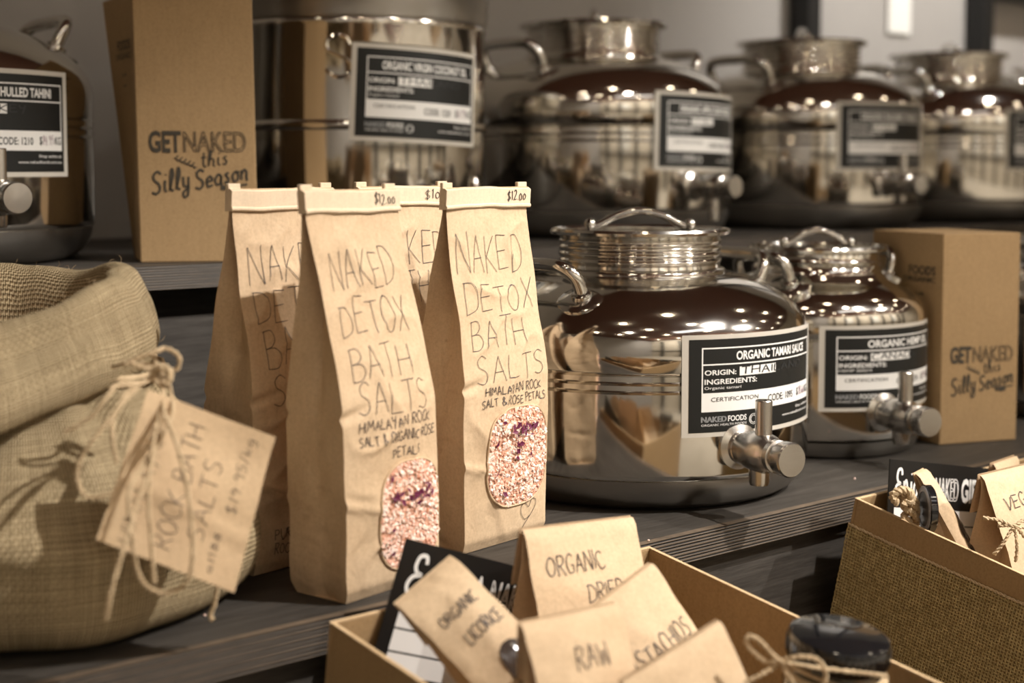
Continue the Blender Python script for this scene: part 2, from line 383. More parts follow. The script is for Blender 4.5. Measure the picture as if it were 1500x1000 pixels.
def ribbons(mb, polys, wd, fn, lift=.0003, step=0):
    """flat pen strokes laid on a surface: fn(x, y, lift) -> point"""
    for P in polys:
        if len(P) < 2: continue
        if step:          # follow the creases of the paper closely
            Q = [P[0]]
            for a, b in zip(P, P[1:]):
                k = max(1, math.ceil(math.hypot(b[0]-a[0], b[1]-a[1])/step)); Q += [(a[0]+(b[0]-a[0])*j/k, a[1]+(b[1]-a[1])*j/k) for j in range(1, k+1)]
            P = Q
        vs = []
        for i, p in enumerate(P):
            a = P[max(i-1, 0)]; b = P[min(i+1, len(P)-1)]; dx, dy = b[0]-a[0], b[1]-a[1]; L = math.hypot(dx, dy) or 1
            nx, ny = -dy/L*wd/2, dx/L*wd/2
            vs.append(fn(p[0]+nx, p[1]+ny, lift)); vs.append(fn(p[0]-nx, p[1]-ny, lift))
        mb.add(vs, [(2*i, 2*i+1, 2*i+3, 2*i+2) for i in range(len(P)-1)])
_tc = {}
def font(s, bold=0.0, outline=False, shear=0):
    k = (s, bold, outline, shear)
    if k in _tc: return _tc[k]
    c = bpy.data.curves.new('t', 'FONT'); c.body = s; c.size = 1; c.offset = bold; c.resolution_u = 3; c.shear = shear
    c.fill_mode = 'NONE' if outline else 'FRONT'
    if not outline: c.dimensions = '2D'; c.fill_mode = 'BOTH'
    o = bpy.data.objects.new('t', c); COL.objects.link(o)
    dg = bpy.context.evaluated_depsgraph_get(); me = bpy.data.meshes.new_from_object(o.evaluated_get(dg))
    vs = [(v.co.x, v.co.y) for v in me.vertices]; fs = [tuple(p.vertices) for p in me.polygons]; es = [tuple(e.vertices) for e in me.edges]
    bpy.data.objects.remove(o); bpy.data.curves.remove(c); bpy.data.meshes.remove(me)
    x0 = min(v[0] for v in vs); x1 = max(v[0] for v in vs)
    _tc[k] = ([(v[0]-x0, v[1]) for v in vs], fs, es, x1-x0); return _tc[k]
def printed(mb, s, x0, x1, y0, h, fn, bold=.02, lift=.0003, outline=0, shear=0):
    """printed type fitted between x0..x1, cap height h"""
    vs, fs, es, wd = font(s, bold, bool(outline), shear); sx = (x1-x0)/wd; sy = h/.72
    Q = [(x0+a*sx, y0+b*sy) for a, b in vs]
    if outline: ribbons(mb, [[Q[a], Q[b]] for a, b in es], outline, fn, lift)
    else: mb.add([fn(a, b, lift) for a, b in Q], fs)
def rect(mb, x0, y0, x1, y1, fn, lift, nu=12, nv=1):
    mb.grid(lambda u, v: fn(x0+(x1-x0)*u, y0+(y1-y0)*v, lift), nu, nv)
def ringp(cx, cy, rx, ry, n=20): return [(cx+rx*math.cos(2*math.pi*i/n), cy+ry*math.sin(2*math.pi*i/n)) for i in range(n+1)]

# ------------------------------------------------------------------ room shell
ZF = -.95
def slab(name, x0, x1, y0, y1, z0, z1, mt):
    return struct(MB().box(((x0+x1)/2, (y0+y1)/2, (z0+z1)/2), (x1-x0, y1-y0, z1-z0)).build(name, mt, smooth=False))
XA, XB, YA, YB = -2.2, 6.5, -3.2, 2.02
slab('floor', XA, XB, YA, YB, ZF-.1, ZF, M_FLOOR)
slab('ceiling', XA, XB, YA, YB, CEIL, CEIL+.1, M_ROOMD)
slab('wall_back', XA, XB, YB, YB+.1, ZF, CEIL, M_WALL)
slab('wall_front', XA, XB, YA-.1, YA, ZF, CEIL, M_OPP)
slab('wall_left', XA-.1, XA, YA, YB, ZF, CEIL, M_WALL)
slab('wall_right', XB, XB+.1, YA, YB, ZF, CEIL, M_OPP)
# dark uprights and pale cupboard doors of the opposite side of the shop (seen in the steel)
tn = 0
for i, x in enumerate((-1.5, -.4, .7, 1.8, 2.9, 4.0, 5.1, 6.2)):
    tn += 1; slab('trim_%d' % tn, x, x+.16, YA, YA+.12, ZF, CEIL-.3, M_POST)
tn += 1; slab('trim_%d' % tn, XA, XB, YA, YA+.1, .02, .10, M_POST)
M_PANE = mat('pale_panel', (.72, .70, .64), .5)
for i, x in enumerate((-.2, 2.0, 4.2)):
    tn += 1; slab('trim_%d' % tn, x, x+.5, YA, YA+.03, .2, 1.5, M_PANE)

# ------------------------------------------------------------------ display tiers
YF, YU = .866, 1.408                  # front edges of the lower and the upper tier
ZU = .214
def board(name, x0, x1, y0, y1, ztop, th, label, cat='shelf board'):
    t = thing(name, label, cat, ((x0+x1)/2, y0, ztop))
    hx = (x1-x0)/2; dpt = y1-y0
    MB().box((0, dpt/2+.004, -th/2), (2*hx, dpt-.008, th)).build('board_top', M_PLY, t, smooth=False)
    # ridged plywood edge: layers alternately proud and recessed
    mb = MB(); n = 9; h = th/n
    for k in range(n):
        y = 0 if k % 2 == 0 else .0011
        mb.box((0, y+.004, -h*(k+.5)), (2*hx, .008, h*.98))
    mb.build('plywood_edge', M_EDGE, t, smooth=False)
    return t
X0, X1 = -.6, 3.9
board('plywood_shelf', X0, X1, YF, YU+.05, 0, .025, 'charcoal stained plywood lower shelf under the paper bags and the tamari urn')
board('plywood_shelf', X0, X1, YU, 1.99, ZU, .025, 'charcoal stained plywood upper shelf carrying the back row of steel urns')
def riser(x0, x1, y, z0, z1, label):
    o = MB().box((0, .009, (z1-z0)/2), (x1-x0, .018, z1-z0)).build('riser_panel', M_PLY, smooth=False)
    o.location = ((x0+x1)/2, y, z0); tag(o, label, 'panel'); return o
riser(X0, X1, YU+.006, 0.0005, .157, 'dark grey riser panel behind the paper bags, below the upper shelf')
riser(X0, X1, YF+.012, -.9, -.0255, 'dark grey front panel below the lower shelf edge')
riser(X0, X1, YU+.12, 0.0005, ZU-.0255, 'black back panel deep in the gap under the upper shelf')
# black uprights on the wall
def post(px, label):
    d = ray(px, 100); Y = 1.985; x = d.x/d.y*Y
    o = MB().box((0, 0, .9), (.042, .05, 1.8)).build('shelf_upright', M_POST, smooth=False); o.location = (x, Y+.005, ZU)
    bevel(o, .003); tag(o, label, 'shelf upright'); return x
xa = post(1182, 'black metal upright on the wall above the third back-row urn')
xb = post(1437, 'black metal upright on the wall behind the far right urn')
o = MB().box((.65, 0, 0), (1.3, .05, .04)).build('shelf_rail', M_POST, smooth=False); o.location = (xb+.022, 1.985, .735); tag(o, 'black metal rail running right from the far upright at the frame top', 'shelf rail')
o = MB().box((0, 0, -.14), (.085, .004, .28)).build('light_patch_strip', mat('white_light_patch', (.85, .84, .80), .7), smooth=False)  # white strip stands in for a bright patch of light on the wall
p = PY(1318, 62, 2.012); o.location = (p.x, 2.015, p.z+.30); tag(o, 'white strip imitating a patch of light high on the wall between the two uprights', 'light patch')

# ------------------------------------------------------------------ steel urns
def cyl_fn(Rr, zc, ac, tilt=0):
    """label space (metres from label centre) -> point on the urn body; ac = azimuth from -Y towards +X"""
    ct, st_ = math.cos(tilt), math.sin(tilt)
    def fn(x, y, lift=0):
        X = x*ct-y*st_; Y = x*st_+y*ct; a = ac+X/Rr; r = Rr+lift+.0008
        return Vector((r*math.sin(a), -r*math.cos(a), zc+Y))
    return fn
def paper_label(root, fn0, w, h, title, origin, code, price, ingr='Organic tamari', hide=4):
    fn = lambda x, y, l=0: fn0((x-.5)*w, (y-.5)*h, l)
    mb = MB(); rect(mb, 0, 0, 1, 1, fn, 0, 24, 2)
    lab = mb.build('paper_label', M_LAM, root, smooth=True)
    mb = MB(); rect(mb, .035, .045, .965, .955, fn, .0002, 24, 2); mb.build('black_print_area', M_BLACK, lab)
    mb = MB(); q = .0004; lw = .007; lh = lw*w/h
    L, Rr, T, B = .10, .945, .86, .245
    for (a, b, c, d) in ((L, T, Rr, T+lh), (L, .70, Rr, .70+lh), (L, .42, L+lw, T), (Rr-lw, .42, Rr, T)): rect(mb, a, b, c, d, fn, q, 16 if c-a > .1 else 1, 1)
    rect(mb, L, B, Rr, .43, fn, q, 20, 1)
    printed(mb, title, .29 if len(title) < 22 else .2, .86 if len(title) < 22 else .88, .745, .085, fn, .03, q)
    printed(mb, 'ORIGIN:', .115, .29, .605, .05, fn, .02, q)
    printed(mb, 'INGREDIENTS:', .115, .42, .515, .05, fn, .02, q)
    printed(mb, ingr, .115, .32, .465, .028, fn, 0, q)
    rect(mb, .31, .585, .31+.062*hide, .675, fn, q, 6, 1)
    printed(mb, 'FOODS', .245, .355, .145, .055, fn, .02, q)
    printed(mb, 'ORGANIC HEALTH FOODS', .10, .355, .105, .022, fn, .0, q)
    ribbons(mb, [ringp(.40, .145, .026, .026*w/h), ringp(.40, .145, .018, .018*w/h)], .004, fn, q)
    printed(mb, 'Shop online at', .76, .94, .18, .030, fn, 0, q); printed(mb, 'www.nakedfoods.com.au', .62, .94, .125, .028, fn, 0, q)
    mb.build('white_lettering', M_INKW, lab, smooth=False)
    mb = MB(); printed(mb, 'NAKED', .10, .235, .145, .055, fn, 0, q, outline=.004); mb.build('outlined_lettering', M_INKG, lab, smooth=False)
    mb = MB(); q = .0006
    printed(mb, 'CERTIFICATION', .15, .43, .345, .042, fn, 0, q); printed(mb, 'CODE: '+code, .50, .72, .30, .07, fn, .015, q)
    printed(mb, '$', .765, .785, .305, .075, fn, .02, q); printed(mb, 'KG', .885, .935, .305, .075, fn, .02, q)
    mb.build('black_lettering', M_INKB, lab, smooth=False)
    mb = MB(); rr = random.Random(5); ar = w/h
    ribbons(mb, hand(origin, .32, .60, .32+.062*len(origin), .07, rr, 0), .009, fn, q)
    mb.build('marker_writing', M_INKB, lab, smooth=False)
    mb = MB(); ribbons(mb, hand(price, .79, .30, .88, .09, rr, 0), .004, fn, q); mb.build('pen_price', M_PENP, lab, smooth=False)
    return lab
def arc_pts(P, k=8): return [Vector(q) for q in catmull([tuple(p) for p in P], k)]
def tap(root, Rb, z, s=1.0, lever='up', az=0.0):
    Mz = Matrix.Rotation(az, 4, 'Z')
    Mx = Mz @ Matrix.Translation((0, -Rb, z)) @ Matrix.Rotation(R(90), 4, 'X') @ Matrix.Scale(s, 4)
    mb = MB(); mb.lathe([(0, -.012), (.023, -.006), (.0235, .001), (.017, .004), (.0175, .009), (.0165, .010), (.0165, .020), (.0195, .022), (.0205, .034), (.0200, .046), (.017, .054), (.0155, .057), (.0165, .058), (.0165, .064), (.0135, .0655), (.0135, .069)], 40, Mx, capt=True)
    mb.lathe([(.0135, .069), (.0165, .070), (.0172, .073), (.0172, .083), (.0160, .085), (0, .0852)], 40, Mx, capb=False, capt=False)
    t = mb.build('tap', M_STT, root, angle=30)
    mb = MB(); d = 1 if lever == 'up' else -1
    Ml = Mz @ Matrix.Translation((0, -Rb-.040*s, z)) @ Matrix.Scale(s, 4)
    if d < 0: Ml = Ml @ Matrix.Rotation(R(180), 4, 'X')
    mb.lathe([(.0085, .012), (.0085, .052), (.0078, .053), (.0066, .0528), (.0066, .042), (0, .042)], 28, Ml, capt=False)
    mb.build('tap_lever', M_STT, t, angle=30)
    mb = MB(); Ms = Mz @ Matrix.Translation((0, -Rb-.034*s, z-.012*s)) @ Matrix.Rotation(R(180), 4, 'X') @ Matrix.Scale(s, 4)
    mb.lathe([(.011, 0), (.0105, .018), (.0095, .021), (.007, .021), (.007, .010)], 28, Ms, capt=False)
    mb.build('tap_spout', M_STT, t, angle=30)
    return t
def urn(loc, s, label, az=0, lab=None, lever='up', profile='wide', group='back row of steel urns', taz=0.0, tapon=True, hang=1.0, sz=1.0, bail=-45):
    """squat stainless dispenser; metres at s = 1 are those of the large front urn"""
    t = thing('steel_urn', label, 'urn', loc, az, group)
    k = s
    if profile == 'wide':
        Rb = .168; zs = .158
        body = [(.158, .026), (.166, .031), (.168, .036), (.168, .110), (.1655, .1115), (.168, .1135), (.168, .118), (.1655, .1195), (.168, .1215), (.168, .126), (.1655, .1275), (.168, .130), (.168, .150), (.1672, .158), (.164, .167), (.158, .176), (.148, .186), (.134, .195), (.118, .2035), (.104, .2085), (.0900, .2105), (.0865, .2105)]
        neck = [(.0865, .205), (.0865, .2125), (.0850, .2145), (.0805, .216), (.0800, .219)]
        zz = .219
        for q in range(4): neck += [(.0797, zz), (.0806, zz+.0012), (.0816, zz+.0028), (.0818, zz+.0038), (.0810, zz+.0052), (.0798, zz+.0062)]; zz += .0066
        neck += [(.0795, .2475)]
        lid = [(.0795, .2450), (.0820, .2470), (.0870, .2478), (.0895, .2490), (.0905, .2515), (.0893, .2540), (.0860, .2545), (.0845, .2530), (.0780, .2526), (0, .2526)]
        foot = [(.138, 0), (.147, .002), (.155, .007), (.161, .015), (.1645, .023), (.1660, .030), (.158, .031)]
        ha, hb, hz, tz, lr = .127, .048, .191, .060, .08
    else:
        Rb = .1225
        body = [(.114, .018), (.1215, .022), (.1225, .028), (.1225, .128), (.1205, .1295), (.1225, .1315), (.1225, .150), (.121, .158), (.117, .166), (.110, .173), (.100, .179), (.088, .184), (.080, .188), (.0760, .193), (.0735, .196)]
        neck = [(.0735, .190), (.0730, .203), (.0700, .205), (.0690, .207), (.0715, .2085), (.0690, .211), (.0690, .219)]
        lid = [(.069, .2185), (.0740, .2190), (.0775, .2210), (.0780, .2235), (.0765, .226), (.0720, .2265), (.0710, .2245), (0, .2245)]
        foot = [(.108, 0), (.112, .003), (.116, .012), (.117, .018), (.110, .020)]
        ha, hb, hz, tz, lr = .092, .034, .185, .052, .06
    sc = lambda P: [(r*k, z*k*sz) for r, z in P]
    MB().lathe(sc(body), 128, capb=True, capt=False).build('body', M_ST, t, angle=50)
    MB().lathe(sc(foot), 96).build('base_ring', M_STS, t, angle=50)
    MB().lathe(sc(neck), 96, capb=False, capt=False).build('neck', M_ST, t, angle=60)
    ld = MB().lathe(sc(lid), 96, capb=False, capt=False).build('lid', M_STH, t, angle=40)
    zt = lid[-1][1]; A = lr*.5
    pts = [(-A*1.15, 0, zt+.003), (-A*.95, 0, zt+.006), (-A*.55, 0, zt+.014), (0, 0, zt+.0185), (A*.55, 0, zt+.014), (A*.95, 0, zt+.006), (A*1.15, 0, zt+.003)]
    mb = MB().tube([Vector(q)*k for q in arc_pts(pts)], .0042*k, 12)
    for sx in (-1, 1): mb.sphere((sx*A*1.25*k, 0, (zt+.005)*k), .0062*k, 14)
    o = mb.build('lid_handle', M_STH, ld); o.rotation_euler = (0, 0, R(bail))
    for sx in (-1, 1):
        mb = MB()
        P = [(ha*.98, -hb, hz+.000), (ha*1.01, -hb*1.02, hz+.011), (ha*1.06, -hb*1.0, hz+.023), (ha*1.11, -hb*.80, hz+.031), (ha*1.13, -hb*.4, hz+.033), (ha*1.13, 0, hz+.033), (ha*1.13, hb*.4, hz+.033), (ha*1.11, hb*.80, hz+.031), (ha*1.06, hb, hz+.023), (ha*1.01, hb*1.02, hz+.011), (ha*.98, hb, hz)]
        Q = [Vector((sx*p[0], p[1], p[2]))*k*hang for p in arc_pts(P, 5)] if hang == 1 else [Vector((sx*p[0], p[1], p[2]))*k for p in arc_pts(P, 5)]
        hd = mb.tube(Q, .0062*k, 14).build('side_handle', M_STH, t)
        for sy in (-1, 1):
            M = Matrix.Translation(Vector((sx*ha*.985, sy*hb, hz+.0015))*k) @ Vector((sx*.42, sy*.18, .9)).to_track_quat('Z', 'Y').to_matrix().to_4x4() @ Matrix.Scale(k, 4)
            MB().lathe([(.023, -.006), (.024, .000), (.0215, .0018), (.010, .0028), (.0095, .0060), (.0075, .0075), (0, .0078)], 32, M, capt=False).build('mounting_plate', M_STH, hd)
    if tapon: tap(t, Rb*k*.998, tz*k, .9+.0*k, lever, taz)
    if lab: paper_label(t, cyl_fn(Rb*k, lab['z'], R(lab['a']), R(lab.get('tilt', 0))), lab['w'], lab['h'], *lab['t'], **lab.get('k', {}))
    return t
def ctr(px, Z, z):
    p = PT(px, 400, Z); return (p.x, p.y, z)
# front row
urn(ctr(937, 1.508, .0004), 1.0, 'big squat steel urn of tamari sauce beside the bath salt bags', taz=R(-12.6), lab=dict(z=.1175, a=-1, w=.185, h=.093, t=('ORGANIC TAMARI SAUCE', 'THAILAND', '1095', '28.60')), group=None)
urn(ctr(1196, 1.715, .0004), 1.0, 'small steel urn with the hemp oil label between tamari urn and kraft box', profile='small', taz=R(-16), lab=dict(z=.100, a=-8, w=.182, h=.092, t=('ORGANIC HEMP OIL', 'CANADA', '1274', '29.95'), k=dict(ingr='HEMP SEEDS', hide=5)), group=None)
urn(ctr(1575, 1.95, .0004), 1.0, 'steel urn cut off by the right frame edge behind the right kraft box', profile='small', lab=None, group=None)
# back row
SB = .2075/.168
def backurn(px, dy, label, lab=None, **kw):
    Yc = YU+.2075+dy; d = ray(px, 245); x = d.x/d.y*Yc
    return urn((x, Yc, ZU+.0004), SB, label, lab=lab, bail=48, **kw)
backurn(868, .03, 'steel urn in the back row next to the tall coconut oil drum, tap lever down', dict(z=.150, a=8, w=.20, h=.110, tilt=-1, t=('ORGANIC APPLE CIDER VINEGAR', 'ITALY', '1043', '12.00'), k=dict(ingr='Organic apple cider')), lever='down')
backurn(1171, .03, 'middle steel urn of the back row below the left wall upright, tap lever up', dict(z=.150, a=-8, w=.20, h=.110, t=('ORGANIC BALSAMIC VINEGAR', 'ITALY', '1051', '18.50'), k=dict(ingr='Organic grape must')), taz=R(-10))
backurn(1385, .03, 'steel urn of the back row below the right wall upright, half hidden', dict(z=.150, a=0, w=.20, h=.110, t=('ORGANIC OLIVE OIL', 'SPAIN', '1062', '16.50'), k=dict(ingr='Organic olives')))
backurn(1560, .05, 'farthest steel urn of the back row, at the right frame edge')
# tahini urn at the left edge
urn(ctr(-137, 1.632, ZU+.0004), .2/.168, 'steel urn with the tahini label cut off by the left frame edge', taz=R(2.5), lab=dict(z=.145, a=7, w=.187, h=.108, t=('ORGANIC HULLED TAHINI', 'TURKEY', '1210', '14.95'), k=dict(ingr='Organic sesame')), group=None)
# tall drum
def drum():
    Yc = YU+.168+.03; d = ray(520, 245); x = d.x/d.y*Yc
    t = thing('steel_drum', 'tall straight steel drum with the coconut oil label and a ball tap', 'drum', (x, Yc, ZU+.0004))
    Rb = .168
    MB().lathe([(.158, 0), (.164, .004), (.168, .010), (.168, .145), (.1705, .147), (.1715, .151), (.1705, .155), (.168, .157), (.167, .268), (.1685, .270), (.1685, .276), (.167, .278)], 128, capt=False).build('body', M_ST, t, angle=50)
    MB().lathe([(.167, .277), (.1700, .279), (.1710, .283), (.1710, .306), (.1735, .309), (.1740, .314), (.1720, .318), (.168, .320), (.168, .338), (.1600, .352), (.120, .362), (0, .362)], 128, capb=False, capt=False).build('lid', M_STS, t, angle=40)
    mb = MB().tube(arc_pts([(-.05, 0, .362), (-.045, 0, .385), (0, 0, .395), (.045, 0, .385), (.05, 0, .362)]), .006, 12); mb.build('lid_handle', M_STH, t)
    # embossed letter S
    a0 = R(-41); f = cyl_fn(Rb-.0026, .231, a0)
    P = [(.016, .016), (.010, .026), (-.004, .029), (-.017, .022), (-.016, .009), (0, .001), (.015, -.007), (.018, -.019), (.006, -.028), (-.008, -.027), (-.019, -.018)]
    mb = MB(); mb.tube([f(p[0]*.8, p[1]*.85, 0) for p in catmull(P, 5)], .0028, 8); mb.build('embossed_letter', M_ST, t)
    # ball tap
    mb = MB(); Mx = Matrix.Translation((0, -Rb, .053)) @ Matrix.Rotation(R(90), 4, 'X')
    mb.lathe([(.024, -.004), (.024, .002), (.012, .004), (.011, .018), (.016, .022), (.0205, .030), (.022, .038), (.0205, .046), (.015, .053), (.006, .057), (0, .0575)], 40, Mx, capt=False)
    tp = mb.build('tap', M_STH, t, angle=35)
    mb = MB(); Ml = Matrix.Translation((.018, -Rb-.052, .046)); mb.lathe([(0, -.018), (.008, -.016), (.0150, -.006), (.0165, .004), (.0145, .014), (.0095, .024), (.0065, .034), (.0055, .040), (.003, .0435), (0, .044)], 32, Ml, capb=False, capt=False)
    mb.build('tap_lever', M_STH, tp)
    paper_label(t, cyl_fn(Rb+.0033, .186, R(-6), R(-2.5)), .182, .114, 'ORGANIC VIRGIN COCONUT OIL', 'THAILAND', '1220', '16.95', ingr='Organic coconut')
drum()

# ------------------------------------------------------------------ tall kraft gift boxes
def plane_fn(o, ex, ey, n):
    return lambda x, y, l=0: o+ex*x+ey*y+n*l
def festive_print(mb_dark, mb_out, fn, sc, x0, y0):
    """GET NAKED / this / Silly Season with a pointing hand, origin at lower left"""
    f = lambda x, y, l=.0003: fn(x0+x*sc, y0+y*sc, l)
    printed(mb_dark, 'GET', 0, .32, .43, .21, f, .035); printed(mb_out, 'NAKED', .345, .96, .43, .21, f, 0, outline=.008)
    ribbons(mb_dark, hand('this', .52, .215, .80, .15, None, .02, 0, .12), .016, f)
    P = hand('Silly', .02, .0, .42, .22, None, .03, 0, .20)+hand('Season', .45, -.035, 1.0, .19, None, .03, 0, .20)
    ribbons(mb_dark, P, .024, f)
    ribbons(mb_dark, [[(.24, .37), (.47, .27)]], .006, f)
    for i in range(5):
        x = .26+.04*i; y = .362-.0174*i; ribbons(mb_dark, [[(x, y), (x+.03, y+.03)], [(x, y), (x+.035, y-.03)]], .013, f)
    ribbons(mb_dark, [[(.76, .06), (.86, .07)]], .07, f); ribbons(mb_dark, [[(.85, .085), (.97, .10)]], .02, f); ribbons(mb_dark, [[(.70, .065), (.75, .065)]], .05, f)
def tall_box(FL, FR, BL, topdz, flare, label, printpos, sc, tlean=(0, 0)):
    """FL, FR, BL on the shelf; walls of 2 mm board, open top rim"""
    FL, FR, BL = Vector(FL), Vector(FR), Vector(BL); BR = FR+(BL-FL)
    t = thing('kraft_gift_box', label, 'gift box', FL)
    ex = (FR-FL).normalized(); n = ex.cross(UP).normalized()
    if n.dot(-V) < 0: n = -n
    up = UP*topdz
    lean = ex*tlean[0]
    b = [Vector((0, 0, 0)), FR-FL, BR-FL, BL-FL]
    tp = [b[0]+up+lean, b[1]+up+lean, b[2]+up+lean, b[3]+up+lean+flare]
    mb = MB(); mb.hexa(b, tp)
    o = mb.build('carton', M_CARD, t, smooth=False, fixn=True); bevel(o, .0012, 2)
    # glued side flap
    wv = (FR-FL).length
    fn = lambda x, y, l=0: b[0]+(b[1]-b[0])*(x/wv)+(up+lean)*(y/topdz)+n*(l+.0002)
    md, mo = MB(), MB(); festive_print(md, mo, fn, sc, *printpos)
    md.build('dark_print', M_BOXI, t, smooth=False); mo.build('outlined_print', M_BOXI, t, smooth=False)
    # small print on the side
    e2 = (b[3]-b[0]); L2 = e2.length; n2 = -ex
    fs = lambda x, y, l=0: b[0]+e2*(x/L2)+(tp[0]-b[0]+(tp[3]-b[3]-(tp[0]-b[0]))*(x/L2))*(y/topdz)+(b[3]-b[0]).cross(up).normalized()*-(l+.0004)
    ms = MB()
    for s_, y, h, a, c in (('FOODS', topdz*.80, .010, .06, .012), ('ORGANIC', topdz*.765, .006, .07, .012), ('bulk', topdz*.70, .004, .05, .03), ('raw', topdz*.66, .004, .05, .032)): 
        printed(ms, s_, L2-a if a > c else c, L2-c, y, h, lambda x, y2, l=0: fs(L2-x, y2, l), .02)
    ms.build('side_print', M_BOXI, t, smooth=False)
    return t
FLb = G(206, 385, ZU); FRb = G(379, 383, ZU); exb = (FRb-FLb).normalized(); back = Vector((-exb.y, exb.x, 0))
if back.dot(V) < 0: back = -back
tall_box(FLb+UP*.0004, FRb+UP*.0004, FLb+back*.10-exb*.012+UP*.0004, .283, -exb*.026+Vector((0, 0, 0)), 'tall brown gift box on the upper shelf between tahini urn and steel drum', (.012, .072), .105, tlean=(-.004, 0))
FLc = G(1376, 652, 0); FRc = G(1488, 644, 0); exc = (FRc-FLc).normalized(); back = Vector((-exc.y, exc.x, 0))
if back.dot(V) < 0: back = -back
tall_box(FLc+UP*.0004, FRc+UP*.0004, FLc+back*.130-exc*.008+UP*.0004, .240, Vector((0, 0, 0)), 'brown gift box standing on the lower shelf right of the hemp oil urn', (.012, .055), .088)
# kraft carton far right, behind the back row
p = PY(1495, 113, 1.93)
o = MB().box((0, 0, (p.z-ZU)/2), (.16, .10, p.z-ZU-.001)).build('kraft_carton', M_CARD, smooth=False); o.location = (p.x+.03, 1.93, ZU+.001); bevel(o, .002); tag(o, 'plain brown carton at the wall, far right behind the steel urns', 'box')

# ------------------------------------------------------------------ bath salt bags
def sstep(a, b, x):
    t = min(1, max(0, (x-a)/(b-a))); return t*t*(3-2*t)
class Bag:
    def __init__(s, Wd, D, H, seed, lean=(0, 0), v0=.47, v1=.93, pleat=.6, amp=1.0):
        s.W, s.D, s.H, s.seed, s.lean, s.v0, s.v1, s.pleat, s.amp = Wd, D, H, seed, lean, v0, v1, pleat, amp
    def dp(s, v):
        t = min(1, max(0, (v-s.v0)/(s.v1-s.v0))); t = .75*t+.25*t*t*(3-2*t)
        return s.D*(1-t)+.0045
    def shift(s, v): return Vector((s.lean[0]*v*v, s.lean[1]*v*v, 0))
    def edge(s, v):     # width swell / pinches of the corner line
        return .0022*noise.noise(Vector((s.seed*3.1, v*7, 0)))*s.amp+.0015*math.sin(math.pi*min(1, v*1.6))
    def wr(s, u, v):
        q = Vector((u*2.2+s.seed*7, v*5.5, s.seed)); a = noise.noise(q)
        r = 1-abs(noise.noise(Vector((u*1.7+v*2+s.seed*5, v*6.5-u, s.seed+3))))*2.6
        r = max(0, r)**3
        return ((a*.0020)+(r*.0026)+noise.noise(q*4.3)*.0005)*s.amp
    def front(s, u, v, l=0):   # u -.5...5
        x = u*(s.W+2*s.edge(v)); fade = 1-abs(2*u)**4; ft = min(1, v*8)*min(1, max(0, .955-v)*14)
        y = -s.dp(v)/2-.0050*(1-(2*u)**2)*math.sin(math.pi*min(1, v/.62)) if v < .62 else -s.dp(v)/2
        y -= s.wr(u, v)*fade*ft
        # pinch folds along the free edge and just above the filled part
        y += .0030*math.exp(-((v-.50-.10*u)/.012)**2)*sstep(-.1, -.5, u)*s.amp
        y -= .0020*math.exp(-((v-.20+.08*u)/.012)**2)*sstep(.1, -.5, u)*s.amp
        z = v*s.H
        if v < .03: y += (.03-v)/.03*.004; x *= 1-(.03-v)/.03*.035
        return Vector((x, y-l, z))+s.shift(v)
    def back(s, u, v): p = s.front(u, v); sh = s.shift(v); q = p-sh; return Vector((q.x, -q.y, q.z))+sh
    def side(s, sg, t, v):   # t 0 front ... 1 back
        f = s.front(sg*.5, v); b = s.back(sg*.5, v); p = f.lerp(b, t)
        inn = (s.W*.5*s.pleat*sstep(s.v0+.02, 1.0, v)*.75+.004*sstep(.25, .5, v)+.0025)*(1-abs(2*t-1))
        w = noise.noise(Vector((t*2+s.seed, v*6, sg*4+s.seed)))*.004*(1-abs(2*t-1))*s.amp
        r = max(0, 1-abs(noise.noise(Vector((t*2.5+v*3, v*7+s.seed, sg))))*3)**3*.0025*(1-abs(2*t-1))*s.amp
        return p+Vector((-sg*(inn+w+r), 0, 0))
    def mesh(s, nu=48, nv=150, top=1.0, back_z=None):
        mb = MB()
        mb.grid(lambda u, v: s.front(u-.5, v*top), nu, nv)
        mb.grid(lambda u, v: s.back(.5-u, v*top), nu, nv//2*2)
        mb.grid(lambda u, v: s.side(-1, 1-u, v*top), 12, nv)
        mb.grid(lambda u, v: s.side(1, u, v*top), 12, nv)
        c = [s.front(-.5, 0), s.front(.5, 0), s.back(.5, 0), s.back(-.5, 0)]; mb.add(c, [(3, 2, 1, 0)])
        return mb
def window_shape(cx, cz, hx, hz, n=44, p=2.6):
    out = []
    for i in range(n):
        a = 2*math.pi*i/n; c, s_ = math.cos(a), math.sin(a)
        out.append((cx+hx*math.copysign(abs(c)**(2/p), c), cz+hz*math.copysign(abs(s_)**(2/p), s_)))
    return out
